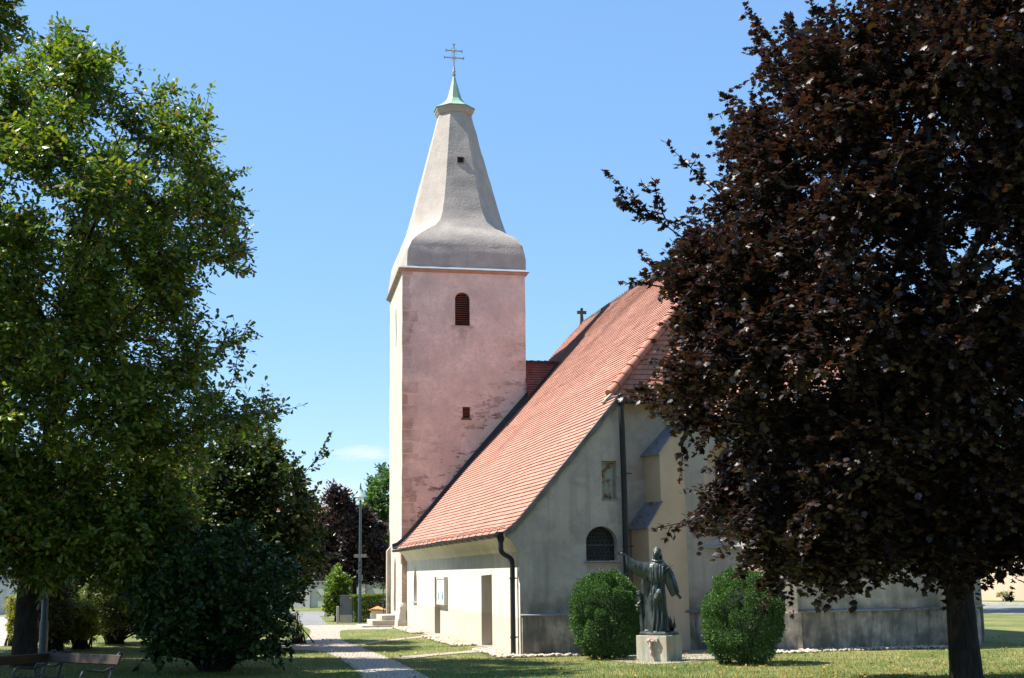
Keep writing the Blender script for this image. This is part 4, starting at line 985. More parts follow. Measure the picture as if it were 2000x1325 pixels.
def inside_np(poly, x, y):
    c = np.zeros(len(x), bool); n = len(poly); j = n-1
    for i in range(n):
        xi, yi = poly[i]; xj, yj = poly[j]
        with np.errstate(divide='ignore', invalid='ignore'):
            t = ((yi > y) != (yj > y)) & (x < (xj-xi)*(y-yi)/(yj-yi+1e-12)+xi)
        c ^= t; j = i
    return c
def edge_dist(poly, x, y):
    d = np.full(len(x), 1e9); n = len(poly)
    for i in range(n):
        a = np.array(poly[i], float); b = np.array(poly[(i+1) % n], float); ab = b-a
        t = np.clip(((x-a[0])*ab[0]+(y-a[1])*ab[1])/(ab@ab+1e-9), 0, 1)
        d = np.minimum(d, np.hypot(x-a[0]-t*ab[0], y-a[1]-t*ab[1]))
    return d
def crown_clumps(poly, D0, hmax, wide, n, r0, r1, dens_gap=0.62, seed=0, shell=0.35, drop=None):
    """clump centres spread through the crown's volume: poly is the crown's spread, hmax its half depth, clumps shrink toward the rim"""
    g = np.random.default_rng(seed); out = []; tries = 0
    xs = [p[0] for p in poly]; ys = [p[1] for p in poly]
    while len(out) < n and tries < n*60:
        tries += 1
        x, y = g.uniform(min(xs), max(xs)), g.uniform(min(ys), max(ys))
        if not inside_np(poly, np.array([x]), np.array([y]))[0]: continue
        d = edge_dist(poly, np.array([x]), np.array([y]))[0]
        q = min(1.0, d/wide); h = hmax*math.sqrt(max(0.0, 1-(1-q)**2))
        dep = D0 + h*(1 if g.random() < 0.5 else -1)*g.random()**shell
        rm = d*dep/F_PX
        r = min(g.uniform(r0, r1), rm*1.05)
        if r < min(0.22, r0*0.4): continue
        p = at(x, y, dep)
        if p[2]-r < 0.15: continue
        ok = all(np.linalg.norm(p-c) > dens_gap*(r+rr) for c, rr in out)
        if ok: out.append((p, r))
    return out
def tube_np(mb, pts, rad, n=5): mb.tube([tuple(p) for p in pts], rad, n, cap=False)
def grow_tree(name, base, trunk_pts, clumps, leafkind, leafmat, label, cat='tree', size=0.12, spacing=0.07, tw_per=26, extra=(), droop=0.10, limb_r=0.11, trunk_r=(0.3, 0.12), seed=1, group=None, axis_top=None, twig_r=0.008, bark='bark', spread=0.8, upness=0.8, crown='crown'):
    g = np.random.default_rng(seed)
    root = empty(name, tuple(base), label, cat, group)
    tp = [np.array(p, float) for p in trunk_pts]; seg = [np.linalg.norm(b-a) for a, b in zip(tp, tp[1:])]; tot = sum(seg)
    def on_trunk(s):
        s = max(0.0, min(1.0, s))*tot
        for a, b, L in zip(tp, tp[1:], seg):
            if s <= L: return a+(b-a)*(s/L)
            s -= L
        return tp[-1]
    mb = MB()
    tr = np.linspace(trunk_r[0], trunk_r[1], 14)
    pts = [on_trunk(t) for t in np.linspace(0, 1, 14)]
    tr = list(tr); tr[0] *= 1.14; tr[1] *= 1.03
    tube_np(mb, pts, tr, 14)
    P = []; D = []; Nn = []; Sz = []
    top = tp[-1]; z0 = tp[0][2]; H = top[2]-z0
    branches = MB()
    cc_ = np.array([c for c, r in clumps]); K_ = max(3, min(13, len(clumps)//9)); cen = cc_[g.choice(len(cc_), K_, replace=False)]
    for _ in range(8):
        own = np.argmin(((cc_[:, None]-cen[None])**2).sum(-1), 1)
        cen = np.array([cc_[own == k].mean(0) if (own == k).any() else cen[k] for k in range(K_)])
    limbs = []
    for e in cen:                                   # main limbs
        hz = np.hypot(e[0]-top[0], e[1]-top[1]); sfr = np.clip((e[2]-z0-0.75*hz)/H, 0.20, 0.95); a = on_trunk(sfr)
        e = a+(e-a)*0.92; mid = a+(e-a)*0.5+np.array([0, 0, 0.08*hz])+g.normal(0, 0.18, 3)*min(1.5, hz)*0.6
        q = [(1-t)**2*a+2*t*(1-t)*mid+t*t*e for t in np.linspace(0, 1, 9)]
        wob = [p+g.normal(0, 0.03, 3)*(0 < i < 8) for i, p in enumerate(q)]
        tube_np(branches, wob, list(np.linspace(limb_r*(0.55+0.1*hz), limb_r*0.18, 9)), 7); limbs.append(wob)
    big = [c for c, r in clumps if r >= 0.62]; bigA = np.array(big) if big else None
    for (c, r), k in zip(clumps, own):
        if r < 0.62 and bigA is not None:             # small sprays spring from the nearest large bough
            nb = bigA[np.argmin(((bigA-c)**2).sum(1))]
            if 0.05 < np.linalg.norm(nb-c) < 2.6: L_ = [nb]*9
            else: L_ = limbs[k]
        else: L_ = limbs[k]
        i0 = int(np.clip(np.argmin([np.linalg.norm(p-c)+0.25*abs(7-j) for j, p in enumerate(L_)])-1, 1, 8)); a = L_[i0]
        mid = (a+c)/2+g.normal(0, 0.15, 3)*np.linalg.norm(c-a)*0.5+np.array([0, 0, 0.06])
        q = [(1-t)**2*a+2*t*(1-t)*mid+t*t*c for t in np.linspace(0, 1, 7)]
        q = [p+g.normal(0, 0.035, 3)*(0 < i < 6)*min(1.0, np.linalg.norm(c-a)) for i, p in enumerate(q)]
        tube_np(branches, q, list(np.linspace((limb_r*0.14 if r >= 0.62 else 0.012)+0.010*min(1, r), 0.008, 7)), 5)
        for i in (2, 3, 4, 5):                         # leafy side twigs along the bough
            for _ in range(2):
                grow_twig(g, q[i]+g.normal(0, 0.05, 3), unit(g.normal(0, 1, 3)+0.6*unit(c-a+1e-6)), 0.35+0.3*g.random(), P, D, Nn, Sz, size, spacing, droop, None, twig_r, upness)
        out = c-np.array([top[0], top[1], c[2]-0.3]); out = out/max(1e-6, np.linalg.norm(out))
        nt_ = max(5, int(tw_per*r**1.7))
        for _ in range(nt_):
            d = unit(g.normal(0, 1, 3)*spread+out*0.35+np.array([0, 0, 0.18]))
            st = c+g.normal(0, 0.22, 3)*r-(c-q[4])*g.random()*0.4; L = r*g.uniform(0.55, 1.0)
            grow_twig(g, st, d, L, P, D, Nn, Sz, size, spacing, droop, branches if r > 0.3 and g.random() < 0.5 else None, twig_r, upness)
    for (p, q2) in extra:                     # single shoots that stand out of the crown
        p, q2 = np.array(p), np.array(q2); L = np.linalg.norm(q2-p); d = (q2-p)/L
        grow_twig(g, p, d, L, P, D, Nn, Sz, size*0.95, spacing*0.9, 0.0, branches, twig_r*1.3, upness, 0.25)
        for _ in range(int(5*L)):
            t = g.uniform(0.1, 0.8); dd = unit(d+g.normal(0, 0.6, 3)); grow_twig(g, p+d*L*t, dd, L*0.35*(1-t*0.6), P, D, Nn, Sz, size*0.95, spacing*0.9, 0.02, branches, twig_r, upness, 0.1)
    tk = mb.build('trunk', M[bark], root, smooth=True)
    branches.build('limb', M[bark], root, smooth=True)
    leaf_mesh(crown, np.array(P), np.array(D), np.array(Nn), np.array(Sz), leafkind, leafmat, root, g.random(len(P)))
    return root, len(P)
def grow_twig(g, st, d, L, P, D, Nn, Sz, size, spacing, droop, br, tr, upness, t0=0.12):
    n = max(3, int(L/spacing)); side = unit(np.cross(d, np.array([0.1, 0.2, 1.0])))
    bend = g.normal(0, 0.12, 3)*L
    f = lambda t: st+d*L*t+np.array([0, 0, -droop*L])*t*t+bend*t*t
    if br is not None: tube_np(br, [f(t) for t in (0, 0.5, 1)], [tr*1.5, tr, tr*0.4], 3)
    for k in range(n):
        t = t0+(1-t0)*(k+g.random()*0.6)/n
        for sg in (-1, 1):
            if g.random() < 0.12: continue
            P.append(f(t)+g.normal(0, 0.02, 3)); D.append(d*0.45+side*sg*0.8+g.normal(0, 0.38, 3)+np.array([0, 0, -0.22]))
            Nn.append(np.array([0, 0, upness])+g.normal(0, 0.42, 3)); Sz.append(size*g.uniform(0.65, 1.2))
    P.append(f(1.0)); D.append(d+g.normal(0, 0.25, 3)); Nn.append(np.array([0, 0, upness])+g.normal(0, 0.42, 3)); Sz.append(size)

# purple maple on the right
b0 = onz(1890, 1347); DM = float((np.array(b0)-CAM)@FW)
MAPLE = [(1650,-120),(1600,-20),(1540,60),(1490,10),(1452,0),(1462,90),(1470,160),(1418,190),(1400,255),(1385,300),(1388,345),(1350,390),(1300,400),(1262,352),(1215,380),(1240,440),(1275,480),(1222,530),(1240,555),(1320,560),
         (1292,600),(1300,660),(1292,715),(1255,742),(1224,770),(1262,815),(1296,850),(1310,885),(1345,898),(1368,862),(1448,862),(1450,945),(1405,958),(1360,990),(1318,1012),(1275,1035),(1290,1055),(1345,1040),(1392,1052),(1440,1075),(1446,1112),
         (1470,1125),(1495,1175),(1545,1170),(1580,1130),(1620,1165),(1665,1190),(1700,1150),(1765,1120),(1800,1090),(1830,1120),(1846,1180),(1880,1190),(1925,1125),(1965,1150),(2010,1120),(2080,1100),(2200,1000),(2330,700),(2330,250),(2150,-120)]
cl = crown_clumps(MAPLE, DM-0.2, 4.6, 420, 150, 0.7, 1.1, 0.42, 3)
cl += crown_clumps(MAPLE, DM-0.2, 4.6, 420, 330, 0.28, 0.55, 0.5, 4, 0.2)
for i_, (pp, nn_, dd_) in enumerate((([(1224,775),(1258,744),(1302,712),(1302,610),(1400,590),(1400,850),(1320,850),(1262,810)], 26, -1.2), ([(1222,545),(1290,470),(1420,430),(1420,570),(1260,562)], 18, -1.0),
        ([(1288,1042),(1330,1008),(1400,962),(1490,955),(1490,1090),(1410,1052)], 26, 1.8), ([(1770,930),(2020,930),(2020,1115),(1930,1122),(1850,1178),(1770,1112)], 34, -1.6), ([(1470,960),(1780,960),(1780,1115),(1680,1182),(1600,1150),(1520,1172),(1470,1120)], 40, -1.0),
        ([(1460,980),(1700,980),(1700,1120),(1600,1150),(1500,1140)], 24, 2.6), ([(1390,360),(1600,360),(1600,580),(1380,580)], 34, -0.6), ([(1640,900),(1860,900),(1860,1050),(1640,1050)], 24, 1.5))):
    cl += crown_clumps(pp, DM+dd_, 1.1, 90, nn_, 0.3, 0.6, 0.4, 400+i_)
ex = [(at(a, b, DM+dd), at(c, d, DM+dd)) for a, b, c, d, dd in ((1340,470,1183,380,-1.5),(1330,440,1215,405,-1.5),(1300,430,1255,352,-1.2),(1500,80,1452,12,0.5),(1560,90,1536,20,-.5),(1600,60,1590,-10,1),(1400,380,1312,290,-1),(1290,560,1220,545,-2),(1280,760,1218,760,-2),(1370,1010,1278,1040,-2.2),(1450,200,1412,185,0),(1540,1120,1500,1180,-2.5),(1330,860,1345,925,-2))]
o, nl = grow_tree('maple_tree', b0, [b0+np.array([0, 0, -0.1]), b0+np.array([0.0, 0.05, 1.5]), b0+np.array([0.05, 0.15, 3.5]), b0+np.array([0.1, 0.1, 8]), b0+np.array([0.0, 0, 12.0])], cl, 'maple', M['maple'],
          'large purple leaved maple with dark trunk hiding the east end of the church', size=0.096, spacing=0.066, tw_per=60, upness=1.15, extra=ex, trunk_r=(0.25, 0.07), seed=5, droop=0.12)
print('maple', len(cl), nl)

# big oak on the left
b1 = onz(46, 1303); DO = float((np.array(b1)-CAM)@FW)
OAK = [(-260,60),(-120,60),(-20,120),(60,90),(110,40),(150,38),(180,90),(238,95),(245,160),(290,215),(330,150),(372,190),(430,185),(435,270),(400,300),(430,330),(480,325),(478,380),(505,405),(470,440),(495,480),(500,540),(450,555),(400,575),(372,600),
       (420,650),(470,630),(525,618),(470,680),(480,725),(430,760),(450,800),(520,752),(575,785),(545,830),(470,850),(430,900),(400,960),(360,1040),(300,1095),(240,1130),(180,1100),(120,1085),(60,1120),(-20,1090),(-260,1050)]
cl = crown_clumps(OAK, DO-0.5, 4.2, 380, 150, 0.7, 1.1, 0.42, 13)
cl += crown_clumps(OAK, DO-0.5, 4.2, 380, 380, 0.28, 0.55, 0.5, 14, 0.2)
OAKLOW = [(-160,860),(120,850),(360,900),(400,1010),(370,1110),(300,1190),(235,1175),(190,1150),(130,1140),(95,1165),(20,1130),(-60,1150),(-160,1130)]
cl += crown_clumps(OAKLOW, DO-0.5, 3.2, 160, 85, 0.6, 0.95, 0.36, 17)+crown_clumps(OAKLOW, DO-0.5, 3.2, 160, 170, 0.28, 0.5, 0.45, 18, 0.2)
ex = [(at(a, b, DO+dd), at(c, d, DO+dd)) for a, b, c, d, dd in ((170,190,118,38,0),(380,260,428,190,-1),(420,400,500,405,-1),(430,520,502,535,-1.5),(420,690,524,622,-1.5),(490,830,574,784,-1),(200,160,236,96,.5),(300,240,325,155,0),(420,360,482,325,.6))]
o, nl = grow_tree('oak_tree', b1, [b1+np.array([0, 0, -0.1]), b1+np.array([0.02, 0, 2.0]), b1+np.array([0.25, 0, 4.5]), b1+np.array([0.55, 0.1, 7.5]), b1+np.array([1.0, 0.1, 11.5])], cl, 'oak', M['oak'],
          'tall green oak with dark trunk at the left edge beside the benches', size=0.155, spacing=0.078, tw_per=40, extra=ex, trunk_r=(0.275, 0.07), seed=15, droop=0.05)
print('oak', len(cl), nl)
# branch of a nearer oak reaching in at the top left; its trunk stands outside the frame
b2 = onz(-420, 1390); D2 = float((np.array(b2)-CAM)@FW)
NB = [(-1100,-200),(-700,-380),(-300,-380),(-60,-260),(28,-60),(40,0),(62,70),(50,85),(25,85),(8,118),(-60,100),(-120,260),(-180,520),(-420,760),(-800,760),(-1150,500)]
cl = crown_clumps(NB, D2, 3.2, 300, 90, 0.6, 1.0, 0.45, 22)+crown_clumps([(-160,-120),(28,-70),(42,0),(64,72),(50,88),(25,88),(8,122),(-60,112),(-160,60)], D2, 0.8, 90, 80, 0.18, 0.4, 0.4, 23)
grow_tree('oak_tree', b2, [b2, b2+np.array([0, 0, 4.0]), b2+np.array([0.1, 0, 9.5])], cl, 'oak', M['oak'], 'oak whose leafy branch reaches in at the top left corner', size=0.13, spacing=0.075, tw_per=34, trunk_r=(0.25, 0.06), seed=25,
          extra=[(at(10, 20, D2), at(60, 75, D2)), (at(0, 60, D2), at(6, 118, D2)), (at(5, -20, D2), at(42, 5, D2))])
# linden behind the creeper thicket
b3 = onz(430, 1262); D3 = float((np.array(b3)-CAM)@FW)
LIN = [(330,880),(420,830),(500,818),(545,840),(560,870),(585,900),(602,895),(618,950),(632,970),(628,1010),(650,1050),(646,1100),(618,1145),(580,1180),(480,1190),(330,1190),(230,1120),(260,960)]
cl = crown_clumps(LIN, D3, 3.5, 170, 80, 0.7, 1.1, 0.45, 33) + crown_clumps(LIN, D3, 3.5, 170, 150, 0.28, 0.5, 0.5, 34, 0.2)
ex = [(at(590, 930, D3-1), at(652, 872, D3-1)), (at(575, 940, D3-1), at(572, 880, D3-1)), (at(590, 1010, D3-1), at(628, 960, D3-1))]
o, nl = grow_tree('linden_tree', b3, [b3, b3+np.array([0, 0, 2.5]), b3+np.array([0, 0, 6.5])], cl, 'heart', M['linden'], 'round green linden standing behind the dark creeper thicket', size=0.125, spacing=0.07, tw_per=40, extra=ex, trunk_r=(0.22, 0.06), seed=35)
print('linden', len(cl), nl)

b5 = np.array([-16.0, 7.5, 0.0]); g = np.random.default_rng(300); cl = []  # added tree, mostly unseen, placed to darken the left foliage
for _ in range(80):
    d = unit(g.normal(0, 1, 3)); cl.append((b5+np.array([0, 0, 8.6])+d*g.random()**0.35*np.array([3.7, 3.6, 4.4]), g.uniform(0.9, 1.3)))
grow_tree('linden_tree', b5, [b5, b5+np.array([0, 0, 3.0]), b5+np.array([0, 0, 10.5])], cl, 'heart', M['linden'], 'tall linden added mostly outside the frame to shade the lower oak and thicket', size=0.17, spacing=0.09, tw_per=28, trunk_r=(0.26, 0.08), seed=301)
b6 = np.array([-17.2, 0.3, 0.0]); g = np.random.default_rng(310); cl = []
for _ in range(80):
    d = unit(g.normal(0, 1, 3)); cl.append((b6+np.array([0, 0, 8.8])+d*g.random()**0.35*np.array([4.0, 4.4, 4.4]), g.uniform(0.9, 1.4)))
grow_tree('oak_tree', b6, [b6, b6+np.array([0, 0, 3.0]), b6+np.array([0, 0, 11])], cl, 'oak', M['oak'], 'oak standing outside the frame to the left, shading the benches', size=0.19, spacing=0.10, tw_per=26, trunk_r=(0.3, 0.08), seed=311)

def shrub(name, base, poly, D0, hmax, wide, n, r0, r1, kind, mt, label, cat='shrub', size=0.08, spacing=0.05, tw=26, seed=1, group=None, extra=(), droop=0.05, upness=0.7, n2=None):
    g = np.random.default_rng(seed); root = empty(name, tuple(base), label, cat, group)
    cl = crown_clumps(poly, D0, hmax, wide, n, r0, r1, 0.5, seed, 0.25)+crown_clumps(poly, D0, hmax, wide, n2 or n, r0*0.42, r0*0.7, 0.5, seed+1, 0.2)
    P, D, Nn, Sz = [], [], [], []; br = MB(); bb = np.array(base, float)
    for c, r in cl:
        a = bb+np.array([g.normal(0, 0.12), g.normal(0, 0.12), 0.0]); m_ = (a+c)/2+np.array([0, 0, 0.15])
        tube_np(br, [(1-t)**2*a+2*t*(1-t)*m_+t*t*c for t in np.linspace(0, 1, 5)], [0.022, 0.018, 0.014, 0.01, 0.006], 4)
        for _ in range(max(4, int(tw*r**1.5))):
            d = unit(g.normal(0, 1, 3)+np.array([0, 0, 0.2])); grow_twig(g, c+g.normal(0, .2, 3)*r, d, r*g.uniform(.5, 1), P, D, Nn, Sz, size, spacing, droop, None, .006, upness)
    for p, q in extra:
        p, q = np.array(p), np.array(q); L = np.linalg.norm(q-p); grow_twig(g, p, (q-p)/L, L, P, D, Nn, Sz, size, spacing*.8, 0, br, .006, upness, .1)
    P = np.array(P); keep = P[:, 2] > 0.03
    br.build('stem', M['bark'], root)
    leaf_mesh('foliage', P[keep], np.array(D)[keep], np.array(Nn)[keep], np.array(Sz)[keep], kind, mt, root, g.random(int(keep.sum())))
    return root, int(keep.sum())
# creeper thicket in the left foreground
b4 = onz(420, 1312); D4 = float((np.array(b4)-CAM)@FW)
IVY = [(240,1190),(225,1150),(262,1110),(290,1050),(350,1010),(420,1030),(480,1010),(545,1060),(596,1100),(600,1140),(575,1170),(582,1215),(562,1240),(572,1268),(552,1278),(545,1296),(500,1312),(380,1316),(300,1310),(268,1300),(290,1270),(262,1240)]
o, nl = shrub('creeper_thicket', b4, IVY, D4, 1.9, 120, 90, 0.45, 0.75, 'heart', M['ivy'], 'big dark thicket of hanging creeper beside the sett path', 'shrub', 0.105, 0.055, 40, 44, droop=0.5, n2=260,
              extra=[(at(560, 1235, D4-.4), at(577, 1285, D4-.4)), (at(550, 1150, D4-.3), at(588, 1122, D4-.3)), (at(540, 1240, D4-.6), at(548, 1300, D4-.6)), (at(290, 1280, D4-1), at(262, 1302, D4-1))])
print('ivy', nl)
b = onz(585, 1258); shrub('small_shrub', b, [(560,1200),(585,1192),(592,1210),(590,1240),(580,1258),(560,1258)], float((b-CAM)@FW), 0.5, 40, 14, 0.2, 0.35, 'oval', M['olive'], 'small olive green shrub poking out at the path bend', 'shrub', 0.05, 0.03, 60, 51)
# garden shrubs behind the oak trunk
b = onz(160, 1268); Dg = float((b-CAM)@FW)
shrub('golden_shrub', b, [(112,1200),(140,1168),(182,1172),(198,1205),(190,1240),(178,1266),(118,1266)], Dg, 0.8, 50, 40, 0.3, 0.5, 'needle', M['gold'], 'bright golden yellow feathery shrub behind the blue lamp post', 'shrub', 0.12, 0.035, 110, 61)
b = onz(104, 1272); Dg2 = float((b-CAM)@FW)
shrub('thuja_shrub', b, [(60,1150),(100,1105),(138,1150),(150,1215),(146,1268),(62,1268)], Dg2, 0.9, 55, 50, 0.3, 0.5, 'needle', M['bronzegold'], 'bronze tinted conical thuja behind the blue lamp post', 'shrub', 0.12, 0.035, 110, 63)
b = onz(225, 1258); Dg3 = float((b-CAM)@FW)
shrub('olive_shrub', b, [(150,1150),(185,1105),(245,1100),(290,1150),(310,1200),(300,1256),(180,1256)], Dg3, 1.3, 60, 70, 0.4, 0.65, 'needle', M['olive'], 'tall loose olive green shrub between the golden shrub and the thicket', 'shrub', 0.14, 0.05, 80, 65)
b = onz(24, 1262); Dg4 = float((b-CAM)@FW)
shrub('golden_shrub', b, [(10,1180),(26,1150),(40,1190),(42,1240),(36,1262),(14,1262)], Dg4, 0.6, 30, 30, 0.2, 0.4, 'needle', M['gold'], 'narrow golden shrub left of the oak trunk by the pavement', 'shrub', 0.10, 0.035, 110, 67)
b = onz(150, 1236); Dg5 = float((b-CAM)@FW)
shrub('dark_shrub', b, [(20,1120),(60,1060),(130,1040),(230,1050),(290,1090),(310,1150),(300,1230),(30,1230)], Dg5, 1.5, 70, 60, 0.5, 0.9, 'oval', M['ivy'], 'tall dark green shrub closing the garden behind the golden shrub', 'shrub', 0.15, 0.07, 50, 68)

# clipped box balls on both sides of the statue
def box_ball(px, pyb, wpx, hpx, seed, label):
    b = onz(px, pyb); D0 = float((b-CAM)@FW); rx = wpx*D0/F_PX/2; rz = hpx*D0/F_PX/2
    root = empty('box_bush', tuple(b), label, 'bush', 'clipped box balls beside the statue')
    g = np.random.default_rng(seed); n = 46000
    d = unit(g.normal(0, 1, (n, 3))); d[:, 2] = np.where(d[:, 2] < -0.93, -d[:, 2], d[:, 2])
    kc = unit(g.normal(0, 1, (210, 3))); ang = np.arccos(np.clip(d@kc.T, -1, 1)).min(1)
    lump = 0.91+0.15*np.clip(1-(ang/0.19)**2, -0.7, 1)+0.10*np.array([noise.noise(Vector(v*1.7)+Vector((seed, 0, 0))) for v in d])
    dep = 1-0.20*g.random(n)**2.6
    sp = np.where(g.random(n) < 0.03, g.uniform(1.03, 1.10, n), 1.0)
    c = np.array([b[0], b[1], rz*0.98])
    taper = 1.0; hxy = np.hypot(d[:, 0], d[:, 1]); e_ = 2.5
    lump = lump/(hxy**e_+np.abs(d[:, 2])**e_)**(1/e_)*0.96
    P = c+d*(lump*dep*sp)[:, None]*np.stack([np.full(n, rx), np.full(n, rx), np.full(n, rz)], 1)
    P[:, 2] = np.maximum(P[:, 2], 0.02)
    D = d*0.8+g.normal(0, 0.55, (n, 3))+np.array([0, 0, 0.35]); N = d*0.5+g.normal(0, 0.6, (n, 3))+np.array([0, 0, 0.5])
    leaf_mesh('foliage', P, D, N, g.uniform(0.03, 0.055, n), 'oval', M['box'], root, g.random(n))
    br = MB()
    for k in range(9):
        a = 2*math.pi*k/9; tube_np(br, [b+np.array([0.05*math.cos(a), 0.05*math.sin(a), -0.03]), b+np.array([0.2*math.cos(a), 0.2*math.sin(a), 0.5]), b+np.array([rx*0.6*math.cos(a), rx*0.6*math.sin(a), rz*1.2])], [0.03, 0.022, 0.01], 6)
    core = MB(); core.ball((c[0], c[1], c[2]), (rx*0.74, rx*0.74, rz*0.76), 20, 14); 
    br.build('stem', M['bark'], root)
    return root
box_ball(1186, 1287, 138, 170, 71, 'round clipped box bush left of the statue')
box_ball(1455, 1297, 158, 181, 72, 'round clipped box bush right of the statue by the maple')

# trees and hedges across the road
b = onz(690, 1196); Db = 74.0; b = at(690, 1190, Db); b[2] = 0
BEE = [(610,1015),(625,985),(632,945),(652,934),(672,940),(692,962),(706,985),(730,1000),(757,1030),(765,1080),(762,1130),(740,1140),(640,1140),(606,1120),(602,1060)]
cl = crown_clumps(BEE, Db, 2.6, 90, 60, 0.6, 1.0, 0.5, 81) + crown_clumps(BEE, Db, 2.6, 90, 90, 0.3, 0.5, 0.5, 82, 0.2)
o, nl = grow_tree('copper_beech', b, [b, b+np.array([0, 0, 2.2]), b+np.array([0, 0, 6.5])], cl, 'oval', M['copperbeech'], 'dark copper beech behind the garden wall across the road', size=0.22, spacing=0.10, tw_per=44, trunk_r=(0.22, 0.06), seed=83)
b = at(750, 1190, 84); b[2] = 0
ASH = [(700,1000),(712,950),(728,915),(750,903),(775,900),(820,930),(850,1010),(840,1140),(760,1150),(715,1130),(708,1060)]
cl = crown_clumps(ASH, 84, 3.0, 90, 50, 0.8, 1.2, 0.5, 85) + crown_clumps(ASH, 84, 3.0, 90, 80, 0.35, 0.6, 0.5, 86, 0.2)
grow_tree('ash_tree', b, [b, b+np.array([0, 0, 2.5]), b+np.array([0, 0, 8.5])], cl, 'oval', M['ash'], 'light green ash behind the tower and the garden wall', size=0.26, spacing=0.12, tw_per=36, trunk_r=(0.25, 0.06), seed=87)
b = onz(655, 1217); b = b+np.array([FW[0], FW[1], 0])*1.9; Dh = float((b-CAM)@FW)
shrub('tall_shrub', b, [(632,1150),(640,1118),(660,1102),(674,1118),(690,1135),(682,1170),(680,1216),(636,1216),(630,1185)], Dh, 0.7, 40, 50, 0.3, 0.5, 'oval', M['hedge'], 'tall fresh green hornbeam shrub behind the grey cabinet', 'shrub', 0.12, 0.05, 110, 91,
      extra=[(at(640, 1170, Dh), at(615, 1160, Dh)), (at(640, 1190, Dh), at(622, 1182, Dh)), (at(660, 1120, Dh), at(664, 1098, Dh)), (at(676, 1140, Dh), at(692, 1128, Dh))])
def hedge(name, p, q, w_, h_, mt, label, n, seed, size=0.07):
    g = np.random.default_rng(seed); p, q = np.array(p), np.array(q); L = np.linalg.norm(q-p); u = (q-p)/L; v = np.array([-u[1], u[0], 0])
    root = empty(name, tuple((p+q)/2), label, 'hedge')
    a = g.uniform(0, L, n); f = g.integers(0, 4, n); s = g.uniform(-w_/2, w_/2, n); z = g.uniform(0.02, h_, n); dep = 0.12*g.random(n)**2
    P = np.where((f == 0)[:, None], p+u*a[:, None]+v*s[:, None]+np.array([0, 0, 1])*(h_-dep)[:, None], p+u*a[:, None]+v*(np.where(f == 1, w_/2-dep, -w_/2+dep))[:, None]+np.array([0, 0, 1])*z[:, None])
    P += np.array([[0.06*noise.noise(Vector(x*1.7)), 0.06*noise.noise(Vector(x*1.7+5)), 0.05*noise.noise(Vector(x*2.1+9))] for x in P])
    out = np.where((f == 0)[:, None], np.array([0, 0, 1.0]), np.where((f == 1)[:, None], v, -v))
    leaf_mesh('foliage', P, out*0.6+g.normal(0, 0.6, (n, 3)), out*0.4+np.array([0, 0, 0.6])+g.normal(0, 0.5, (n, 3)), g.uniform(0.6, 1.2, n)*size, 'oval', mt, root, g.random(n))
    br = MB()
    for k in range(int(L/0.5)):
        c = p+u*(k+0.5)*0.5; br.tube([tuple(c), tuple(c+np.array([0.03, 0.02, h_*0.8]))], [0.02, 0.01], 5)
    br.build('stem', M['bark'], root)
hp, hq = onz(688, 1217), onz(775, 1215)
hedge('clipped_hedge', hp+np.array([0, .5, 0]), hq+np.array([0, .5, 0]), 0.9, 1.15, M['hedge'], 'low clipped hedge between the cabinet and the tower steps', 14000, 95)
b = onz(1966, 1174.5); shrub('flowering_plant', b, [(1945,1160),(1960,1152),(1980,1160),(1984,1174),(1948,1174)], float((b-CAM)@FW), 0.35, 20, 12, 0.15, 0.28, 'oval', M['hedge'], 'small yellow flowering plant at the foot of the peach wall', 'plant', 0.07, 0.04, 60, 97)
fl = MB(); g = np.random.default_rng(5)
for k in range(26):
    c = at(g.uniform(1948, 1978), g.uniform(1153, 1164), float((b-CAM)@FW)-0.2); fl.ball(tuple(c), 0.035, 6, 4)
fl.build('blossom', M['flower'], bpy.data.objects['flowering_plant'])

# grass: loose short blades over the lawns in view
def blades(n, seed):
    g = np.random.default_rng(seed)
    x = g.uniform(-60, 2060, n*3); y = 1360-(1360-1212)*g.random(n*3)**1.35
    P = np.array([onz(a, b) for a, b in zip(x, y)])
    keep = np.ones(len(P), bool)
    for poly in ([(p[0], p[1]) for p in path_poly], [(p[0], p[1]) for p in br1], [(p[0], p[1]) for p in br2]):
        k = inside_np(poly, P[:, 0], P[:, 1]); dd = edge_dist(poly, P[:, 0], P[:, 1]); keep &= ~(k & (dd > 0.16*g.random(len(P))**2))
    keep &= ~((P[:, 0] > -0.55) & (P[:, 1] > -0.35) & (P[:, 1] < 40))
    keep &= ~((P[:, 0] > 2.5) & (P[:, 1] > -1.0) & (P[:, 1] < 12) & (P[:, 0] < 12))
    P = P[keep][:n]; m_ = len(P)
    r = np.clip(g.normal(0.45, 0.22, m_)+0.35*np.array([noise.noise(Vector((p[0]*0.45, p[1]*0.45, 3))) for p in P]), 0, 1)
    return P, r, g, m_
P, r, g, m_ = blades(120000, 101)
leafo = leaf_mesh('grass', P, g.normal(0, 0.45, (m_, 3))*np.array([1, 1, 0.2])+np.array([0, 0, 1]), g.normal(0, 1, (m_, 3)), g.uniform(0.035, 0.085, m_), 'blade', M['blade'], None, r)
tag(leafo, kind='stuff')

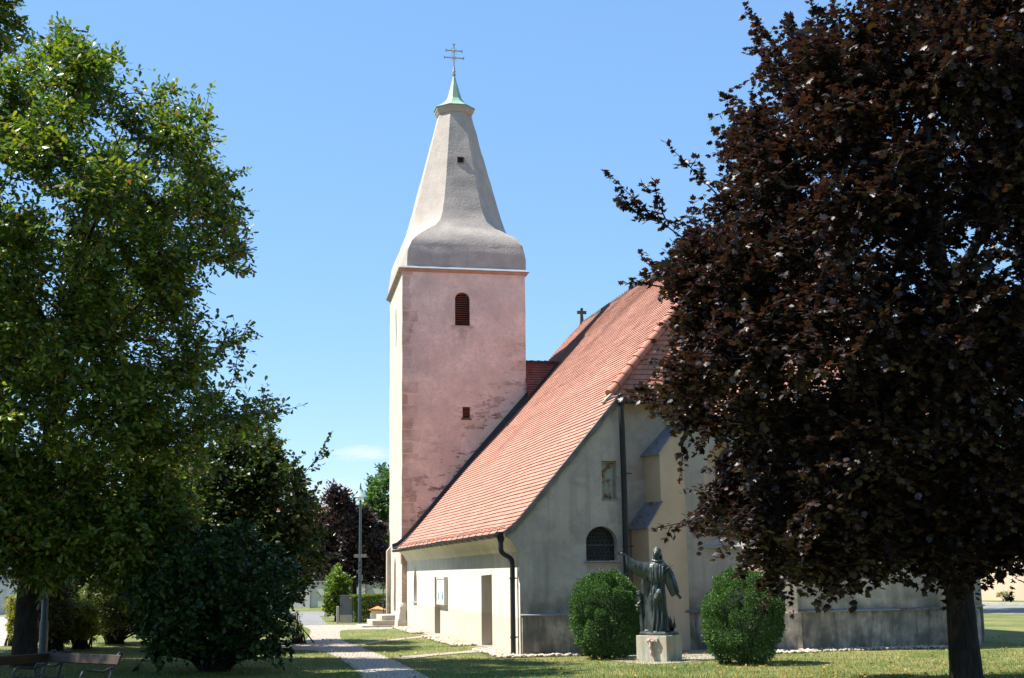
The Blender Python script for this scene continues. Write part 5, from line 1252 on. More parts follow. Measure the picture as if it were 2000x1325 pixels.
# ------------------------------------------------------------------ pebble strips along the church foot
def pebbles():
    g = np.random.default_rng(121); mb = MB()
    ico = bmesh.new(); bmesh.ops.create_icosphere(ico, subdivisions=1, radius=1.0)
    iv = np.array([v.co[:] for v in ico.verts]); fi = [tuple(v.index for v in f.verts) for f in ico.faces]; ico.free()
    spots = []
    def strip(x0, x1, y0, y1, n, f=None):
        for _ in range(n):
            x, y = g.uniform(x0, x1), g.uniform(y0, y1)
            if f is None or f(x, y): spots.append((x, y))
    strip(-0.62, -0.03, 13.9, 19.4, 800)
    strip(-0.75, -0.03, 5.4, 11.7, 1100, lambda x, y: x > -0.75+0.45*abs(y-8)/3.5*g.random())
    strip(-0.60, -0.03, -0.4, 3.2, 620)
    strip(-0.3, 2.6, -0.42, -0.10, 520, lambda x, y: x < 1.3 or g.random() < 0.4)
    strip(6.4, 11.4, -1.25, -0.75, 380)
    strip(5.9, 7.0, -1.6, -0.9, 200)
    for x, y in spots:
        r = g.uniform(0.022, 0.055); s = np.array([g.uniform(0.8, 1.5), g.uniform(0.8, 1.4), g.uniform(0.5, 0.8)])*r
        a = g.uniform(0, 6.28); q = iv*s*(1+g.normal(0, 0.12, (len(iv), 1))); c, sn = math.cos(a), math.sin(a)
        q = np.stack([q[:, 0]*c-q[:, 1]*sn, q[:, 0]*sn+q[:, 1]*c, q[:, 2]], 1)+np.array([x, y, s[2]*0.6+g.uniform(0, 0.03)])
        mb.add(q, fi)
    tag(mb.build('gravel', M['pebble'], None, fix=False), kind='stuff')
pebbles()

# ------------------------------------------------------------------ notice case on the lit wall
nc = [onx(857.5, 1130, -0.07), onx(872, 1181, -0.07)]
y0, y1 = nc[1][1]+0.12, nc[0][1]+0.25; zt, zb = 1.90, 1.02
t = empty('notice_case', (-0.05, (y0+y1)/2, zb), 'shallow glazed notice case with ivory frame hung beside the left doorway', 'notice case')
mb = MB(); mb.box((-0.105, y0, zb), (-0.002, y1, zt)); mb.build('case', M['boardframe'], t)
mb = MB()
for a, b in (((y0, zb), (y0+0.07, zt)), ((y1-0.07, zb), (y1, zt)), ((y0+0.07, zb), (y1-0.07, zb+0.07)), ((y0+0.07, zt-0.07), (y1-0.07, zt))):
    mb.box((-0.125, a[0], a[1]), (-0.104, b[0], b[1]))
mb.build('frame', M['boardframe'], t)
mb = MB(); mb.box((-0.110, y0+0.07, zb+0.07), (-0.1052, y1-0.07, zt-0.07)); pap = mb.build('backing', M['paper'], t)
g = random.Random(4)
for k in range(7):
    yy, zz_ = y0+0.12+g.random()*(y1-y0-0.5), zb+0.12+g.random()*0.5
    mb = MB(); mb.box((-0.113-0.0006*k, yy, zz_), (-0.1101, yy+g.uniform(0.12, 0.24), zz_+g.uniform(0.12, 0.26))); mb.build('sheet', M['print'] if k % 3 == 0 else M['white'], pap)

# ------------------------------------------------------------------ steps, hand rail, capped box
t = empty('stone_steps', (-0.9, YT+1.5, 0), 'three worn stone steps climbing to the side door of the tower', 'steps')
for k, (xa, xb, za, zb) in enumerate(((-1.62, -0.30, -0.09, 0.07), (-1.22, -0.28, 0.068, 0.26), (-0.85, -0.26, 0.258, 0.45))):
    mb = MB(); mb.box((xa, YT+0.85+0.05*k, za), (xb, YT+2.9-0.05*k, zb)); me = mb.mesh('step'); me = modified(me, ('BEVEL', {'width': 0.02, 'segments': 2}))
    link('step', me, M['stone'], t)
t = empty('hand_rail', (-0.75, YT+2.7, 0.6), 'thin dark metal hand rail beside the tower steps', 'rail')
mb = MB(); mb.tube([(-0.55, YT+2.8, 0.3), (-0.55, YT+2.8, 1.72)], 0.018, 6); mb.build('post', M['iron'], t)
mb = MB(); mb.tube([(-0.55, YT+2.8, 0.85+0.85), (-1.5, YT+2.85, 1.28)], 0.016, 6); mb.build('rail', M['iron'], t)
mb = MB(); mb.tube([(-1.5, YT+2.85, 0.0), (-1.5, YT+2.85, 1.30)], 0.016, 6); mb.build('post', M['iron'], t)
cb = onz(737, 1216); t = empty('capped_pillar', (cb[0], cb[1], 0), 'short white box with a flat orange tiled cap behind the tower steps', 'pillar')
w2 = 0.30
mb = MB(); mb.box((cb[0]-w2, cb[1]-w2, 0), (cb[0]+w2, cb[1]+w2, 0.50)); mb.build('body', M['white'], t)
mb = MB(); h2 = w2+0.07
mb.add([(cb[0]-h2, cb[1]-h2, 0.50), (cb[0]+h2, cb[1]-h2, 0.50), (cb[0]+h2, cb[1]+h2, 0.50), (cb[0]-h2, cb[1]+h2, 0.50), (cb[0]-h2, cb[1]-h2, 0.54), (cb[0]+h2, cb[1]-h2, 0.54), (cb[0]+h2, cb[1]+h2, 0.54), (cb[0]-h2, cb[1]+h2, 0.54), (cb[0], cb[1], 0.69)],
       [(3,2,1,0),(0,1,5,4),(1,2,6,5),(2,3,7,6),(3,0,4,7),(4,5,8),(5,6,8),(6,7,8),(7,4,8)]); mb.build('cap', M['orange'], t)

# ------------------------------------------------------------------ cabinet, marker post, lamps
cb = onz(675.5, 1217); s = float((cb-CAM)@FW)/F_PX
t = empty('utility_cabinet', tuple(cb), 'grey plastic utility cabinet on a concrete base before the tall shrub', 'cabinet')
vd = Vector((FW[0], FW[1], 0)).normalized(); vr = Vector((vd.y, -vd.x, 0)); Z = Vector((0, 0, 1))
mb = MB(); mb.obox(Vector(cb)+Z*7.8*s+vd*0.15, (vr, vd, Z), (12.3*s, 0.16, 7.8*s)); mb.build('base', M['concrete'], t)
mb = MB(); mb.obox(Vector(cb)+Z*33.5*s+vd*0.15, (vr, vd, Z), (12.0*s, 0.15, 17.8*s)); bo = mb.build('cabinet_body', M['cabinet'], t)
mb = MB(); mb.obox(Vector(cb)+Z*52.0*s+vd*0.15, (vr, vd, Z), (12.8*s, 0.17, 1.0*s)); mb.build('lid', M['cabinet'], t)
mb = MB(); mb.obox(Vector(cb)+Z*33*s-vd*0.003+vr*0.0, (vr, vd, Z), (11.2*s, 0.006, 16.6*s)); dr = mb.build('door', M['cabinet'], t)
mb = MB(); mb.obox(Vector(cb)+Z*33*s-vd*0.014-vr*9*s, (vr, vd, Z), (0.02, 0.008, 0.05)); mb.build('lock', M['iron'], dr)
mb = MB(); mb.obox(Vector(cb)+Z*48*s-vd*0.012+vr*8.6*s, (vr, vd, Z), (0.035, 0.003, 0.035)); mb.build('warning_sticker', M['flower'], dr)
pb = onz(659.5, 1218); mb = MB(); mb.obox(Vector(pb)+Z*16*s, (vr, vd, Z), (2.4*s, 0.06, 16.5*s)); me = modified(mb.mesh('marker_post'), ('BEVEL', {'width': 0.02, 'segments': 2}))
tag(link('marker_post', me, M['concrete']), 'short grey concrete marker post left of the cabinet', 'post')
def street_lamp(base, h, r, label, signs, D):
    t = empty('street_lamp', tuple(base), label, 'street lamp', 'blue grey street lamps')
    b = Vector(base)
    mb = MB(); mb.lathe(b, [(r*1.25, 0), (r*1.25, 0.9), (r, 0.98), (r*0.92, h*0.5), (r*0.7, h*0.96), (0.02, h*0.99), (0.015, h)], 14); mb.build('pole', M['lamp'], t, smooth=True, angle=R(40))
    c = b+Vector((0, 0, h*0.915))
    mb = MB(); mb.lathe(c, [(r*0.9, 0.22), (r*1.1, 0.18), (0.12, 0.10), (0.20, 0.0), (0.31, -0.10), (0.32, -0.12), (0.30, -0.12), (0.18, -0.02)], 20); mb.build('lamp_shade', M['lampshade'], t, smooth=True, angle=R(50))
    mb = MB(); mb.lathe(c, [(0.06, -0.02), (0.15, -0.10), (0.13, -0.20), (0.04, -0.24)], 14); mb.build('lamp_glass', M['white'], t, smooth=True)
    if signs:
        k = h/249.0
        for z, hw, hh, nm, lab in ((118, 11.2, 3.0, 'street_sign', None), (90, 3.4, 3.2, 'route_plate', None), (90, 0, 0, None, None), (79, 2.6, 5.0, 'route_plate', None)):
            if nm:
                mb = MB(); mb.obox(b+Z*z*k-vd*(r+0.03)+vr*(0.6*k if hw > 5 else (-2.2*k if z > 85 else 3.0*k)), (vr, vd, Z), (hw*k, 0.008, hh*k)); sg = mb.build(nm, M['sign'] if hw > 5 else M['cabinet'], t)
                mb = MB(); mb.obox(b+Z*z*k-vd*(r+0.012), (vr, vd, Z), (0.03, 0.03, 0.02)); mb.build('bracket', M['iron'], sg)
        for z in (106, 98, 74): 
            mb = MB(); mb.lathe(b+Z*z*k, [(r*1.25, -0.03), (r*1.25, 0.03)], 12); mb.build('clamp', M['iron'], t)
    return t
lb = onz(702.5, 1217); street_lamp(lb, 5.95, 0.066, 'tall street lamp with bell shade and street sign beside the hedge', True, 60)
lb = onz(83, 1289); street_lamp(lb, 6.2, 0.085, 'blue street lamp post standing between the oak trunk and golden shrub', False, 36)
lb2 = Vector(lb); mb = MB(); mb.lathe(lb2, [(0.4, 0.0), (0.4, 0.05), (0.2, 0.07), (0.1, 0.07)], 16); mb.build('footing', M['concrete'], bpy.data.objects['street_lamp.001'])

# ------------------------------------------------------------------ park benches: iron scroll ends, wooden slats
def bench_proto(name, loc, rz, label, L=1.85):
    t = empty(name, (0, 0, 0), label, 'bench', 'wooden park benches under the oak')
    # local: x along, y back (back at +y), z up
    for sx in (-L/2+0.12, L/2-0.12):
        e = MB()
        back = [(sx, 0.34, 0.0), (sx, 0.27, 0.22), (sx, 0.24, 0.42), (sx, 0.30, 0.62), (sx, 0.37, 0.80), (sx, 0.43, 0.875), (sx, 0.475, 0.865), (sx, 0.48, 0.83)]
        e.tube(back, [0.026, 0.024, 0.024, 0.022, 0.02, 0.02, 0.022, 0.018], 8)
        front = [(sx, -0.30, 0.0), (sx, -0.25, 0.15), (sx, -0.235, 0.30), (sx, -0.23, 0.40), (sx, -0.245, 0.48), (sx, -0.255, 0.56), (sx, -0.22, 0.63), (sx, -0.15, 0.655), (sx, 0.0, 0.635), (sx, 0.14, 0.615), (sx, 0.22, 0.64), (sx, 0.30, 0.67)]
        e.tube(front, 0.019, 8)
        e.tube([(sx, -0.235, 0.40), (sx, 0.0, 0.385), (sx, 0.24, 0.40)], 0.02, 8)
        sc = [(sx, -0.235+0.005, 0.42)] + [(sx, -0.15+0.075*math.cos(a)*(1-a/14), 0.52+0.075*math.sin(a)*(1-a/14)) for a in np.linspace(math.pi, 3.4*math.pi, 18)]
        e.tube(sc, 0.011, 6)
        e.tube([(sx, -0.27, 0.02), (sx, 0.0, 0.30), (sx, 0.30, 0.12)], 0.014, 6)
        e.build('bench_end', M['iron'], t, smooth=True)
    for k in range(5):
        s = MB(); y = -0.225+k*0.108; s.obox((0, y, 0.425+0.006*abs(k-2)), ((1, 0, 0), (0, 1, 0), (0, 0, 1)), (L/2, 0.047, 0.017))
        link('seat_slat', modified(s.mesh('seat_slat'), ('BEVEL', {'width': 0.008, 'segments': 2})), M['benchwood'], t)
    s = MB(); s.obox((0, 0.335, 0.775), ((1, 0, 0), (0, 0.93, -0.37), (0, 0.37, 0.93)), (L/2, 0.016, 0.075)); link('back_slat', modified(s.mesh('back_slat'), ('BEVEL', {'width': 0.01, 'segments': 2})), M['benchwood'], t)
    s = MB(); s.obox((0, 0.272, 0.56), ((1, 0, 0), (0, 0.95, -0.3), (0, 0.3, 0.95)), (L/2, 0.014, 0.03)); 
    t.location = loc; t.rotation_euler = (0, 0, rz)
    return t
def copy_tree(o, parent=None):
    c = o.copy(); COL.objects.link(c); c.parent = parent
    for ch in list(o.children): copy_tree(ch, c)
    return c
def set_bench(t, end, x_heading, sgn, L=1.61):
    """end: top of the iron end post; the bench's own x axis points along x_heading; sgn: which end of the bench that post is"""
    def heading(deg): a = R(deg)-PSI; return Vector((math.sin(a), math.cos(a), 0))     # degrees right of the view axis
    p = Vector(end); u = heading(x_heading); n = Vector((-u.y, u.x, 0))
    c = p-u*(sgn*L/2)-n*0.44; t.location = (c.x, c.y, 0); t.rotation_euler = (0, 0, math.atan2(u.y, u.x))
bA = bench_proto('park_bench', (0, 0, 0), 0, 'park bench seen from behind, nearest the left edge under the oak')
bB = copy_tree(bA)
bB['label'] = 'park bench facing the camera with its right arm by the thicket lawn'
set_bench(bA, onz(133, 1269, 0.875), 207, -1)
set_bench(bB, onz(235, 1275, 0.875), 125, 1)

# ------------------------------------------------------------------ monument: bronze friar on a marble block
P1 = Vector(onz(1303, 1293.5)); sv = Vector((P1.x-CAM[0], P1.y-CAM[1], 0)).normalized(); sr = Vector((sv.y, -sv.x, 0))     # away from / across the viewer
DS = float((np.array(P1)-CAM)@FW); PXM = DS/F_PX
fr = (sr*math.cos(R(27))-sv*math.sin(R(27))).normalized(); dp = (sr*math.sin(R(27))+sv*math.cos(R(27))).normalized()          # front edge to the right, depth
SQ = 0.76
pc = P1-fr*(SQ/2)+dp*(SQ/2)
mon = empty('statue', (pc.x, pc.y, 0), 'bronze statue of a robed friar with raised arm on a stained marble block', 'statue')
mb = MB(); mb.obox(pc+Z*0.28, (fr, dp, Z), (SQ/2, SQ/2, 0.285)); me = modified(mb.mesh('pedestal'), ('BEVEL', {'width': 0.008, 'segments': 2})); ped = link('pedestal', me, M['pedestal'], mon)
# crucifix in relief on the front of the block
def onf(u, z, o): return P1-fr*u+Z*z-dp*o
mb = MB(); mb.bar(onf(0.49, 0.475, 0.035), onf(0.20, 0.470, 0.035), 0.07, 0.06, up=-dp); mb.bar(onf(0.375, 0.45, 0.035), onf(0.325, 0.10, 0.035), 0.06, 0.06, up=-dp)
cr_ = mb.build('crucifix', M['corpus'], ped)
mb = MB(); mb.tube([onf(0.365, 0.44, 0.085), onf(0.355, 0.33, 0.095), onf(0.345, 0.26, 0.085), onf(0.34, 0.19, 0.10), onf(0.335, 0.12, 0.085)], [0.03, 0.036, 0.028, 0.026, 0.016], 8)
mb.tube([onf(0.46, 0.475, 0.08), onf(0.41, 0.46, 0.085), onf(0.36, 0.43, 0.09), onf(0.31, 0.455, 0.085), onf(0.25, 0.475, 0.08)], [0.012, 0.015, 0.02, 0.015, 0.012], 6)
mb.ball(onf(0.375, 0.475, 0.105), (0.028, 0.028, 0.033), 8, 6)
me = mb.mesh('corpus'); link('carved_figure', modified(me, ('REMESH', {'mode': 'VOXEL', 'voxel_size': 0.009})), M['corpus'], cr_, smooth=True)
# bronze base plate
ZB = 0.575
mb = MB(); k = SQ/2-0.06; ringb = []
for z, e in ((0.563, 0.0), (0.60, 0.012), (0.635, 0.0), (0.645, -0.06)):
    rr = []
    for q in range(32):
        a = 2*math.pi*q/32; cx_, sx_ = math.cos(a), math.sin(a); m_ = max(abs(cx_), abs(sx_)); rad = (k+e)/m_*(1+0.03*math.sin(7*a+1)+0.02*math.sin(3*a))
        p = pc+fr*(cx_*rad)*0.98+dp*(sx_*rad); rr.append((p.x, p.y, z+0.012*math.sin(5*a)*(z > 0.59)))
    ringb.append(rr)
for a, b in zip(ringb, ringb[1:]): mb.add(a+b, [(i, (i+1) % 32, 32+(i+1) % 32, 32+i) for i in range(32)])
mb.add(ringb[-1], [tuple(range(32))]); mb.add(ringb[0], [tuple(range(31, -1, -1))])
mb.build('bronze_plate', M['bronze'], mon, smooth=True, angle=R(50))
K = 0.2036*PXM                                      # one unit of the enlarged sketch in metres
def F(zx, zy, y=0.0):                               # sketch coordinates to the place, y away from the viewer
    p = pc+sr*((zx-578)*K)+sv*y; return Vector((p.x, p.y, 0.625+(962-zy)*K))
fg = MB()
def loft(rings, n=48, folds=None):
    vs = []; fs = []
    for i, (zx, zy, hw, dy, y) in enumerate(rings):
        for q in range(n):
            a = 2*math.pi*q/n; m_ = 1.0
            if folds: m_ += folds(a, i/(len(rings)-1))
            c = F(zx, zy, y)+sr*(hw*K*math.cos(a)*m_)+sv*(dy*math.sin(a)*m_); vs.append(c)
    for i in range(len(rings)-1):
        for q in range(n): fs.append((i*n+q, i*n+(q+1) % n, (i+1)*n+(q+1) % n, (i+1)*n+q))
    fs += [tuple(range(n-1, -1, -1)), tuple((len(rings)-1)*n+q for q in range(n))]
    fg.add(vs, fs)
skirt = [(560,968,128,.25,0),(556,930,122,.24,0),(552,860,116,.22,0),(552,780,112,.21,0),(556,700,106,.20,0),(562,620,98,.19,-.01),(570,550,86,.175,-.01),(578,500,74,.155,0),(580,470,72,.15,0)]
loft(skirt, 72, lambda a, t: (1-t)**0.7*(0.055*math.sin(9*a+1.2*t)+0.045*math.sin(14*a+2+2*t)+0.03*math.sin(5*a-1)))
loft([(576,486,92,.175,-.005),(574,468,98,.19,-.01),(574,430,106,.195,-.01),(576,380,112,.19,0),(578,335,112,.175,0),(582,308,98,.15,0),(586,290,72,.125,.01),(588,272,50,.105,.01),(588,258,42,.09,.0)], 64,
     lambda a, t: (1-t)*(0.04*math.sin(12*a+1)+0.03*math.sin(7*a+2*t)))
# mantle hanging behind on the left
loft([(470,962,44,.12,.08),(462,860,48,.12,.09),(458,740,46,.11,.10),(462,620,48,.11,.10),(476,500,58,.12,.09),(500,430,60,.12,.06),(520,380,40,.08,.04)], 40, lambda a, t: 0.07*math.sin(6*a+2*t)+0.04*math.sin(11*a))
def sleeve(path, n=32):
    """path: (zx, zy, y, half height across, half depth, angle of the cross axis)"""
    vs = []; fs = []
    for zx, zy, y, h, d, ang in path:
        ax = sr*math.cos(R(ang))+Z*math.sin(R(ang))
        for q in range(n):
            a = 2*math.pi*q/n; m_ = 1+0.05*math.sin(5*a+zx*0.02)
            vs.append(F(zx, zy, y)+ax*(h*K*math.cos(a)*m_)+sv*(d*math.sin(a)*m_))
    for i in range(len(path)-1):
        for q in range(n): fs.append((i*n+q, i*n+(q+1) % n, (i+1)*n+(q+1) % n, (i+1)*n+q))
    fs += [tuple(range(n-1, -1, -1)), tuple((len(path)-1)*n+q for q in range(n))]
    fg.add(vs, fs)
sleeve([(560,360,0,60,.11,95),(500,372,-.02,88,.12,92),(440,366,-.05,84,.10,92),(385,346,-.08,76,.085,94),(330,312,-.10,76,.07,96),(292,282,-.12,70,.055,96),(277,274,-.125,64,.05,94)])
sleeve([(640,350,0,62,.11,30),(676,400,-.01,62,.11,22),(702,460,-.02,58,.10,18),(722,520,-.03,54,.09,18),(742,575,-.04,50,.075,25),(755,604,-.045,46,.06,30)])
def chain(pts, rad, n=10): fg.tube([F(*p) for p in pts], rad, n)
# forearms, hands with five fingers each
chain([(345,290,-.10),(300,240,-.12),(268,214,-.13),(244,200,-.135)], [.040, .037, .032, .027])
fg.ball(F(240,198,-.135), (0.042, 0.028, 0.030), 12, 8)
for a, b, c, r_ in (((226,188,-.14),(206,176,-.145),(186,170,-.15),.0085),((222,194,-.14),(200,186,-.15),(180,182,-.16),.009),((222,202,-.14),(200,196,-.15),(184,196,-.165),.009),((226,210,-.135),(208,208,-.15),(196,210,-.16),.008)):
    chain([(238,198,-.135), a, b, c], [r_*1.3, r_*1.15, r_, r_*0.75], 8)
chain([(252,192,-.15),(246,178,-.165),(240,166,-.17)], [.012, .0105, .008], 8)
chain([(730,550,-.04),(758,588,-.045),(770,600,-.05),(782,607,-.055)], [.038, .034, .030, .026])
fg.ball(F(783,608,-.055), (0.030, 0.026, 0.038), 12, 8)
for a, b, c, r_ in (((800,612,-.06),(810,626,-.065),(818,642,-.065),.0085),((796,620,-.065),(804,636,-.07),(810,650,-.07),.009),((788,624,-.065),(794,638,-.07),(798,650,-.07),.009),((780,622,-.06),(784,634,-.065),(786,644,-.06),.008)):
    chain([(782,606,-.055), a, b, c], [r_*1.3, r_*1.15, r_, r_*0.75], 8)
chain([(772,612,-.07),(764,624,-.085),(760,634,-.085)], [.012, .0105, .008], 8)
# head: skull, neck, jaw with beard, nose, brows, eyes set in, ears, hair
chain([(588,285,0),(586,258,-.005),(582,236,-.01)], [.062, .056, .052], 14)
fg.ball(F(582,198,-.005), (0.088, 0.108, 0.118), 20, 14)
fg.ball(F(570,232,-.055), (0.052, 0.060, 0.062), 14, 10)
fg.ball(F(567,246,-.070), (0.034, 0.040, 0.050), 12, 8)
chain([(567,190,-.098),(562,204,-.118),(560,212,-.125),(562,215,-.108)], [.010, .013, .016, .012], 8)
for e in (-1, 1):
    fg.ball(F(566+e*17,190,-.088), (0.020, 0.016, 0.009), 10, 6)
    fg.ball(F(566+e*15,197,-.086), (0.012, 0.012, 0.009), 8, 6)
    fg.ball(F(566+e*18,212,-.078), (0.020, 0.020, 0.020), 8, 6)
fg.ball(F(565,225,-.105), (0.024, 0.014, 0.008), 8, 6); fg.ball(F(566,232,-.105), (0.018, 0.012, 0.006), 8, 6)
for e, zx in ((-1, 546), (1, 620)): fg.ball(F(zx,206,.0), (0.012, 0.022, 0.03), 8, 6)
g = random.Random(9)
for q in range(46):
    a = g.uniform(0, 2*math.pi); el = g.uniform(0.15, 1.3)
    p = F(584,192,0.005)+sr*(0.088*math.cos(a)*math.cos(el))+sv*(0.105*math.sin(a)*math.cos(el)+0.02)+Z*(0.115*math.sin(el))
    if (p-F(584,192,0)).dot(-sv) > 0.05 and p.z < F(0,172).z: continue
    fg.ball(p, g.uniform(0.016, 0.026), 8, 6)
# cowl round the neck, falling back as a hood
ring = [F(588+50*math.cos(a), 284+10*math.sin(a)-6*math.cos(2*a), 0.105*math.sin(a)) for a in np.linspace(0, 2*math.pi, 25)]
fg.tube(ring, 0.032, 10)
chain([(540,272,.02),(545,230,.05),(556,186,.08),(585,158,.09),(616,184,.08),(626,230,.05),(630,275,.02)], [.03,.026,.022,.022,.024,.028,.032])
fg.ball(F(590,262,.10), (0.115, 0.055, 0.12), 16, 10)
# raised knee pressing the cloth, long drapery ridges, rope girdle with knotted end, feet
chain([(606,548,-.13),(592,590,-.20),(566,640,-.21),(540,705,-.17),(536,800,-.16)], [.05, .075, .070, .045, .03], 14)
for z0_, z1_, x0_, x1_, yy in ((700,950,545,520,-.20),(660,955,620,600,-.20),(640,950,648,668,-.12),(560,960,512,505,-.17),(720,950,580,560,-.22)):
    chain([(x0_, z0_, yy), ((x0_+x1_)/2+6, (z0_+z1_)/2, yy-.02), (x1_, z1_, yy-.03)], [.012, .024, .026], 8)
for x0_, x1_, a_, b_ in ((500,492,300,430),(540,536,310,455),(575,572,320,460),(610,604,310,450),(640,628,330,440)):
    chain([(x0_, a_, -.155), ((x0_+x1_)/2, (a_+b_)/2, -.185), (x1_, b_, -.19)], [.008, .014, .012], 8)
fg.tube([F(578+76*math.cos(a), 486, 0.165*math.sin(a)) for a in np.linspace(0, 2*math.pi, 33)], 0.017, 8)
chain([(520,488,-.13),(516,560,-.17),(514,640,-.19),(516,700,-.20)], [.014,.012,.012,.012], 8)
for zy in (600, 650, 702): fg.ball(F(515,zy,-.19), 0.021, 8, 6)
fg.ball(F(545,958,-.22), (0.05, 0.085, 0.028), 12, 8); fg.ball(F(455,950,-.12), (0.05, 0.08, 0.03), 12, 8)
for q in range(4): fg.ball(F(532+q*10,962,-.29), 0.013, 8, 6)
me = fg.mesh('robed_figure')
me = modified(me, ('REMESH', {'mode': 'VOXEL', 'voxel_size': 0.0085, 'use_smooth_shade': True}), ('SMOOTH', {'factor': 0.45, 'iterations': 2}))
bm = bmesh.new(); bm.from_mesh(me); bm.normal_update()
for v in bm.verts:                                   # fine cloth ripples in the casting
    q = v.co
    if q.z < F(0, 300).z: v.co += v.normal*0.007*noise.noise(Vector((q.x*16, q.y*16, q.z*3.2)))
bm.to_mesh(me); bm.free()
link('robed_figure', me, M['bronze'], mon, smooth=True)
# stump with two birds at the left, sharp leaved plants
mb = MB(); mb.tube([F(430,962,.02), F(420,850,.0), F(412,740,-.01), F(404,640,.0), F(396,560,.02)], [.075, .058, .052, .05, .04], 12)
mb.ball(F(395,708,-.05), (0.09, 0.06, 0.035), 12, 8); mb.ball(F(378,744,-.02), (0.035, 0.04, 0.05), 10, 8)
me = mb.mesh('tree_stump'); link('tree_stump', modified(me, ('REMESH', {'mode': 'VOXEL', 'voxel_size': 0.01})), M['bronze'], mon, smooth=True)
def bird(zx, zy, y, flip):
    b = MB(); b.tube([F(zx+flip*26,zy+6,y), F(zx+flip*10,zy,y), F(zx-flip*6,zy-10,y), F(zx-flip*12,zy-22,y)], [.008, .034, .036, .02], 10); b.ball(F(zx-flip*13,zy-27,y), 0.024, 10, 8)
    b.tube([F(zx-flip*20,zy-27,y), F(zx-flip*29,zy-25,y)], [.008, .002], 6); b.tube([F(zx+flip*20,zy+4,y), F(zx+flip*44,zy+14,y)], [.014, .006], 6)
    link('bird', modified(b.mesh('bird'), ('REMESH', {'mode': 'VOXEL', 'voxel_size': 0.007})), M['bronze'], mon, smooth=True)
bird(392, 600, -.03, 1); bird(394, 690, -.07, -1)
def spike(mb, a, b, w, bend=(0, 0, 0)):
    a, b = Vector(a), Vector(b); mm = (a+b)/2+Vector(bend); mb.tube([a, mm, b], [w*0.8, w, w*0.12], 6)
mb = MB()
for zx, zy, y in ((652,248,-.16),(690,282,-.14),(722,290,-.12),(748,312,-.15),(742,346,-.12),(762,422,-.14),(748,396,-.10),(712,412,-.18),(668,432,-.18),(700,330,-.22),(728,372,-.2)):
    spike(mb, F(650,372,-.13), F(zx,zy,y), 0.014)
mb.ball(F(652,370,-.135), 0.035, 10, 8)
mb.build('spiked_palm', M['bronze'], mon, smooth=True)
mb = MB(); g = random.Random(3)
for q in range(22):
    a = g.uniform(0, 6.28); r0_, r1_ = g.uniform(0, 16), g.uniform(22, 48); h_ = g.uniform(60, 150)
    spike(mb, F(706+r0_*math.cos(a), 952, .12+r0_*K*math.sin(a)), F(706+r1_*math.cos(a)*0.85, 952-h_, .12+r1_*K*math.sin(a)), 0.020, (sr*(r1_*0.5*K*math.cos(a)))[:])
mb.build('agave_plant', M['bronze'], mon, smooth=True)
ad = pc
# ------------------------------------------------------------------ across the road: garden wall, houses
def house(name, label, p, q, depth, h, rise, mw, wins=(), door=None):
    """front wall runs from p to q on the ground"""
    p, q = Vector(p), Vector(q); L = (q-p).length; u = (q-p).normalized(); n = Vector((-u.y, u.x, 0)); 
    if n.dot(Vector((FW[0], FW[1], 0))) < 0: n = -n
    c = (p+q)/2; t = empty(name, (c.x, c.y, 0), label, 'house')
    mb = MB(); mb.add([p, q, q+n*depth, p+n*depth, p+Z*h, q+Z*h, q+n*depth+Z*h, p+n*depth+Z*h, p+n*depth/2+Z*(h+rise), q+n*depth/2+Z*(h+rise)],
                      [(0,1,5,4),(1,2,6,9,5),(2,3,7,6),(3,0,4,8,7),(0,3,2,1)])
    mb.build('wall', mw, t)
    e = 0.35
    for sg, (a, b) in enumerate(((p, q), (p+n*depth, q+n*depth))):
        o = n*(-e if sg == 0 else e); A, B = a-u*e+o+Z*(h-0.15), b+u*e+o+Z*(h-0.15); Cc, Dd = p+n*depth/2-u*e+Z*(h+rise+.05), q+n*depth/2+u*e+Z*(h+rise+.05)
        rows = []; nn = (B-A).cross(Cc-A).normalized(); nn = nn if nn.z > 0 else -nn; N = max(8, int((Cc-A).length/0.28))
        for k in range(N):
            t0, t1 = k/N, (k+1)/N
            rows.append((lambda s, t=t0, A=A, B=B, C=Cc, D=Dd, nn=nn: (A.lerp(C, t).lerp(B.lerp(D, t), s), nn), lambda s, t=t1, A=A, B=B, C=Cc, D=Dd, nn=nn: (A.lerp(C, t).lerp(B.lerp(D, t), s), nn), L))
        tile_roof('roof', rows, 2.0, [M['tile'], M['tilebutt']], t, step=0.04)
    for a, z, w_, h_ in wins:
        c = p+u*a+Z*z-n*0.02
        mb = MB(); mb.obox(c, (u, n, Z), (w_/2+0.08, 0.04, h_/2+0.08)); f = mb.build('window', M['white'], t)
        mb = MB(); mb.obox(c-n*0.035, (u, n, Z), (w_/2, 0.012, h_/2)); mb.build('pane', M['glass'], f)
        mb = MB(); mb.obox(c-n*0.1-Z*(h_/2+0.1), (u, n, Z), (w_/2+0.15, 0.1, 0.03)); mb.build('sill', M['concrete'], f)
    return t
def flat(x, y, D): p = at(x, y, D); p[2] = 0; return p
house('house', 'house with a red tiled roof behind the copper beech', flat(585, 1150, 104), flat(800, 1150, 112), 9, 4.2, 3.6, M['whitehouse'], [(2, 2, 1.1, 1.4), (5, 2, 1.1, 1.4)])
house('house', 'lilac house with a red tiled roof glimpsed through the oak', flat(-160, 1150, 86), flat(205, 1150, 92), 9, 5.6, 2.6, M['lilachouse'], [(3, 2, 1.1, 1.4), (6, 2, 1.1, 1.4), (4.5, 4.4, 1.1, 1.3)])
house('house', 'long peach house beyond the road at the right edge', onz(1850, 1172)+np.array([0, 0, 0]), onz(2330, 1176), 10, 4.8, 3.5, M['pinkhouse'], [(14, 2.2, 1.1, 1.4), (18, 2.2, 1.1, 1.4)])
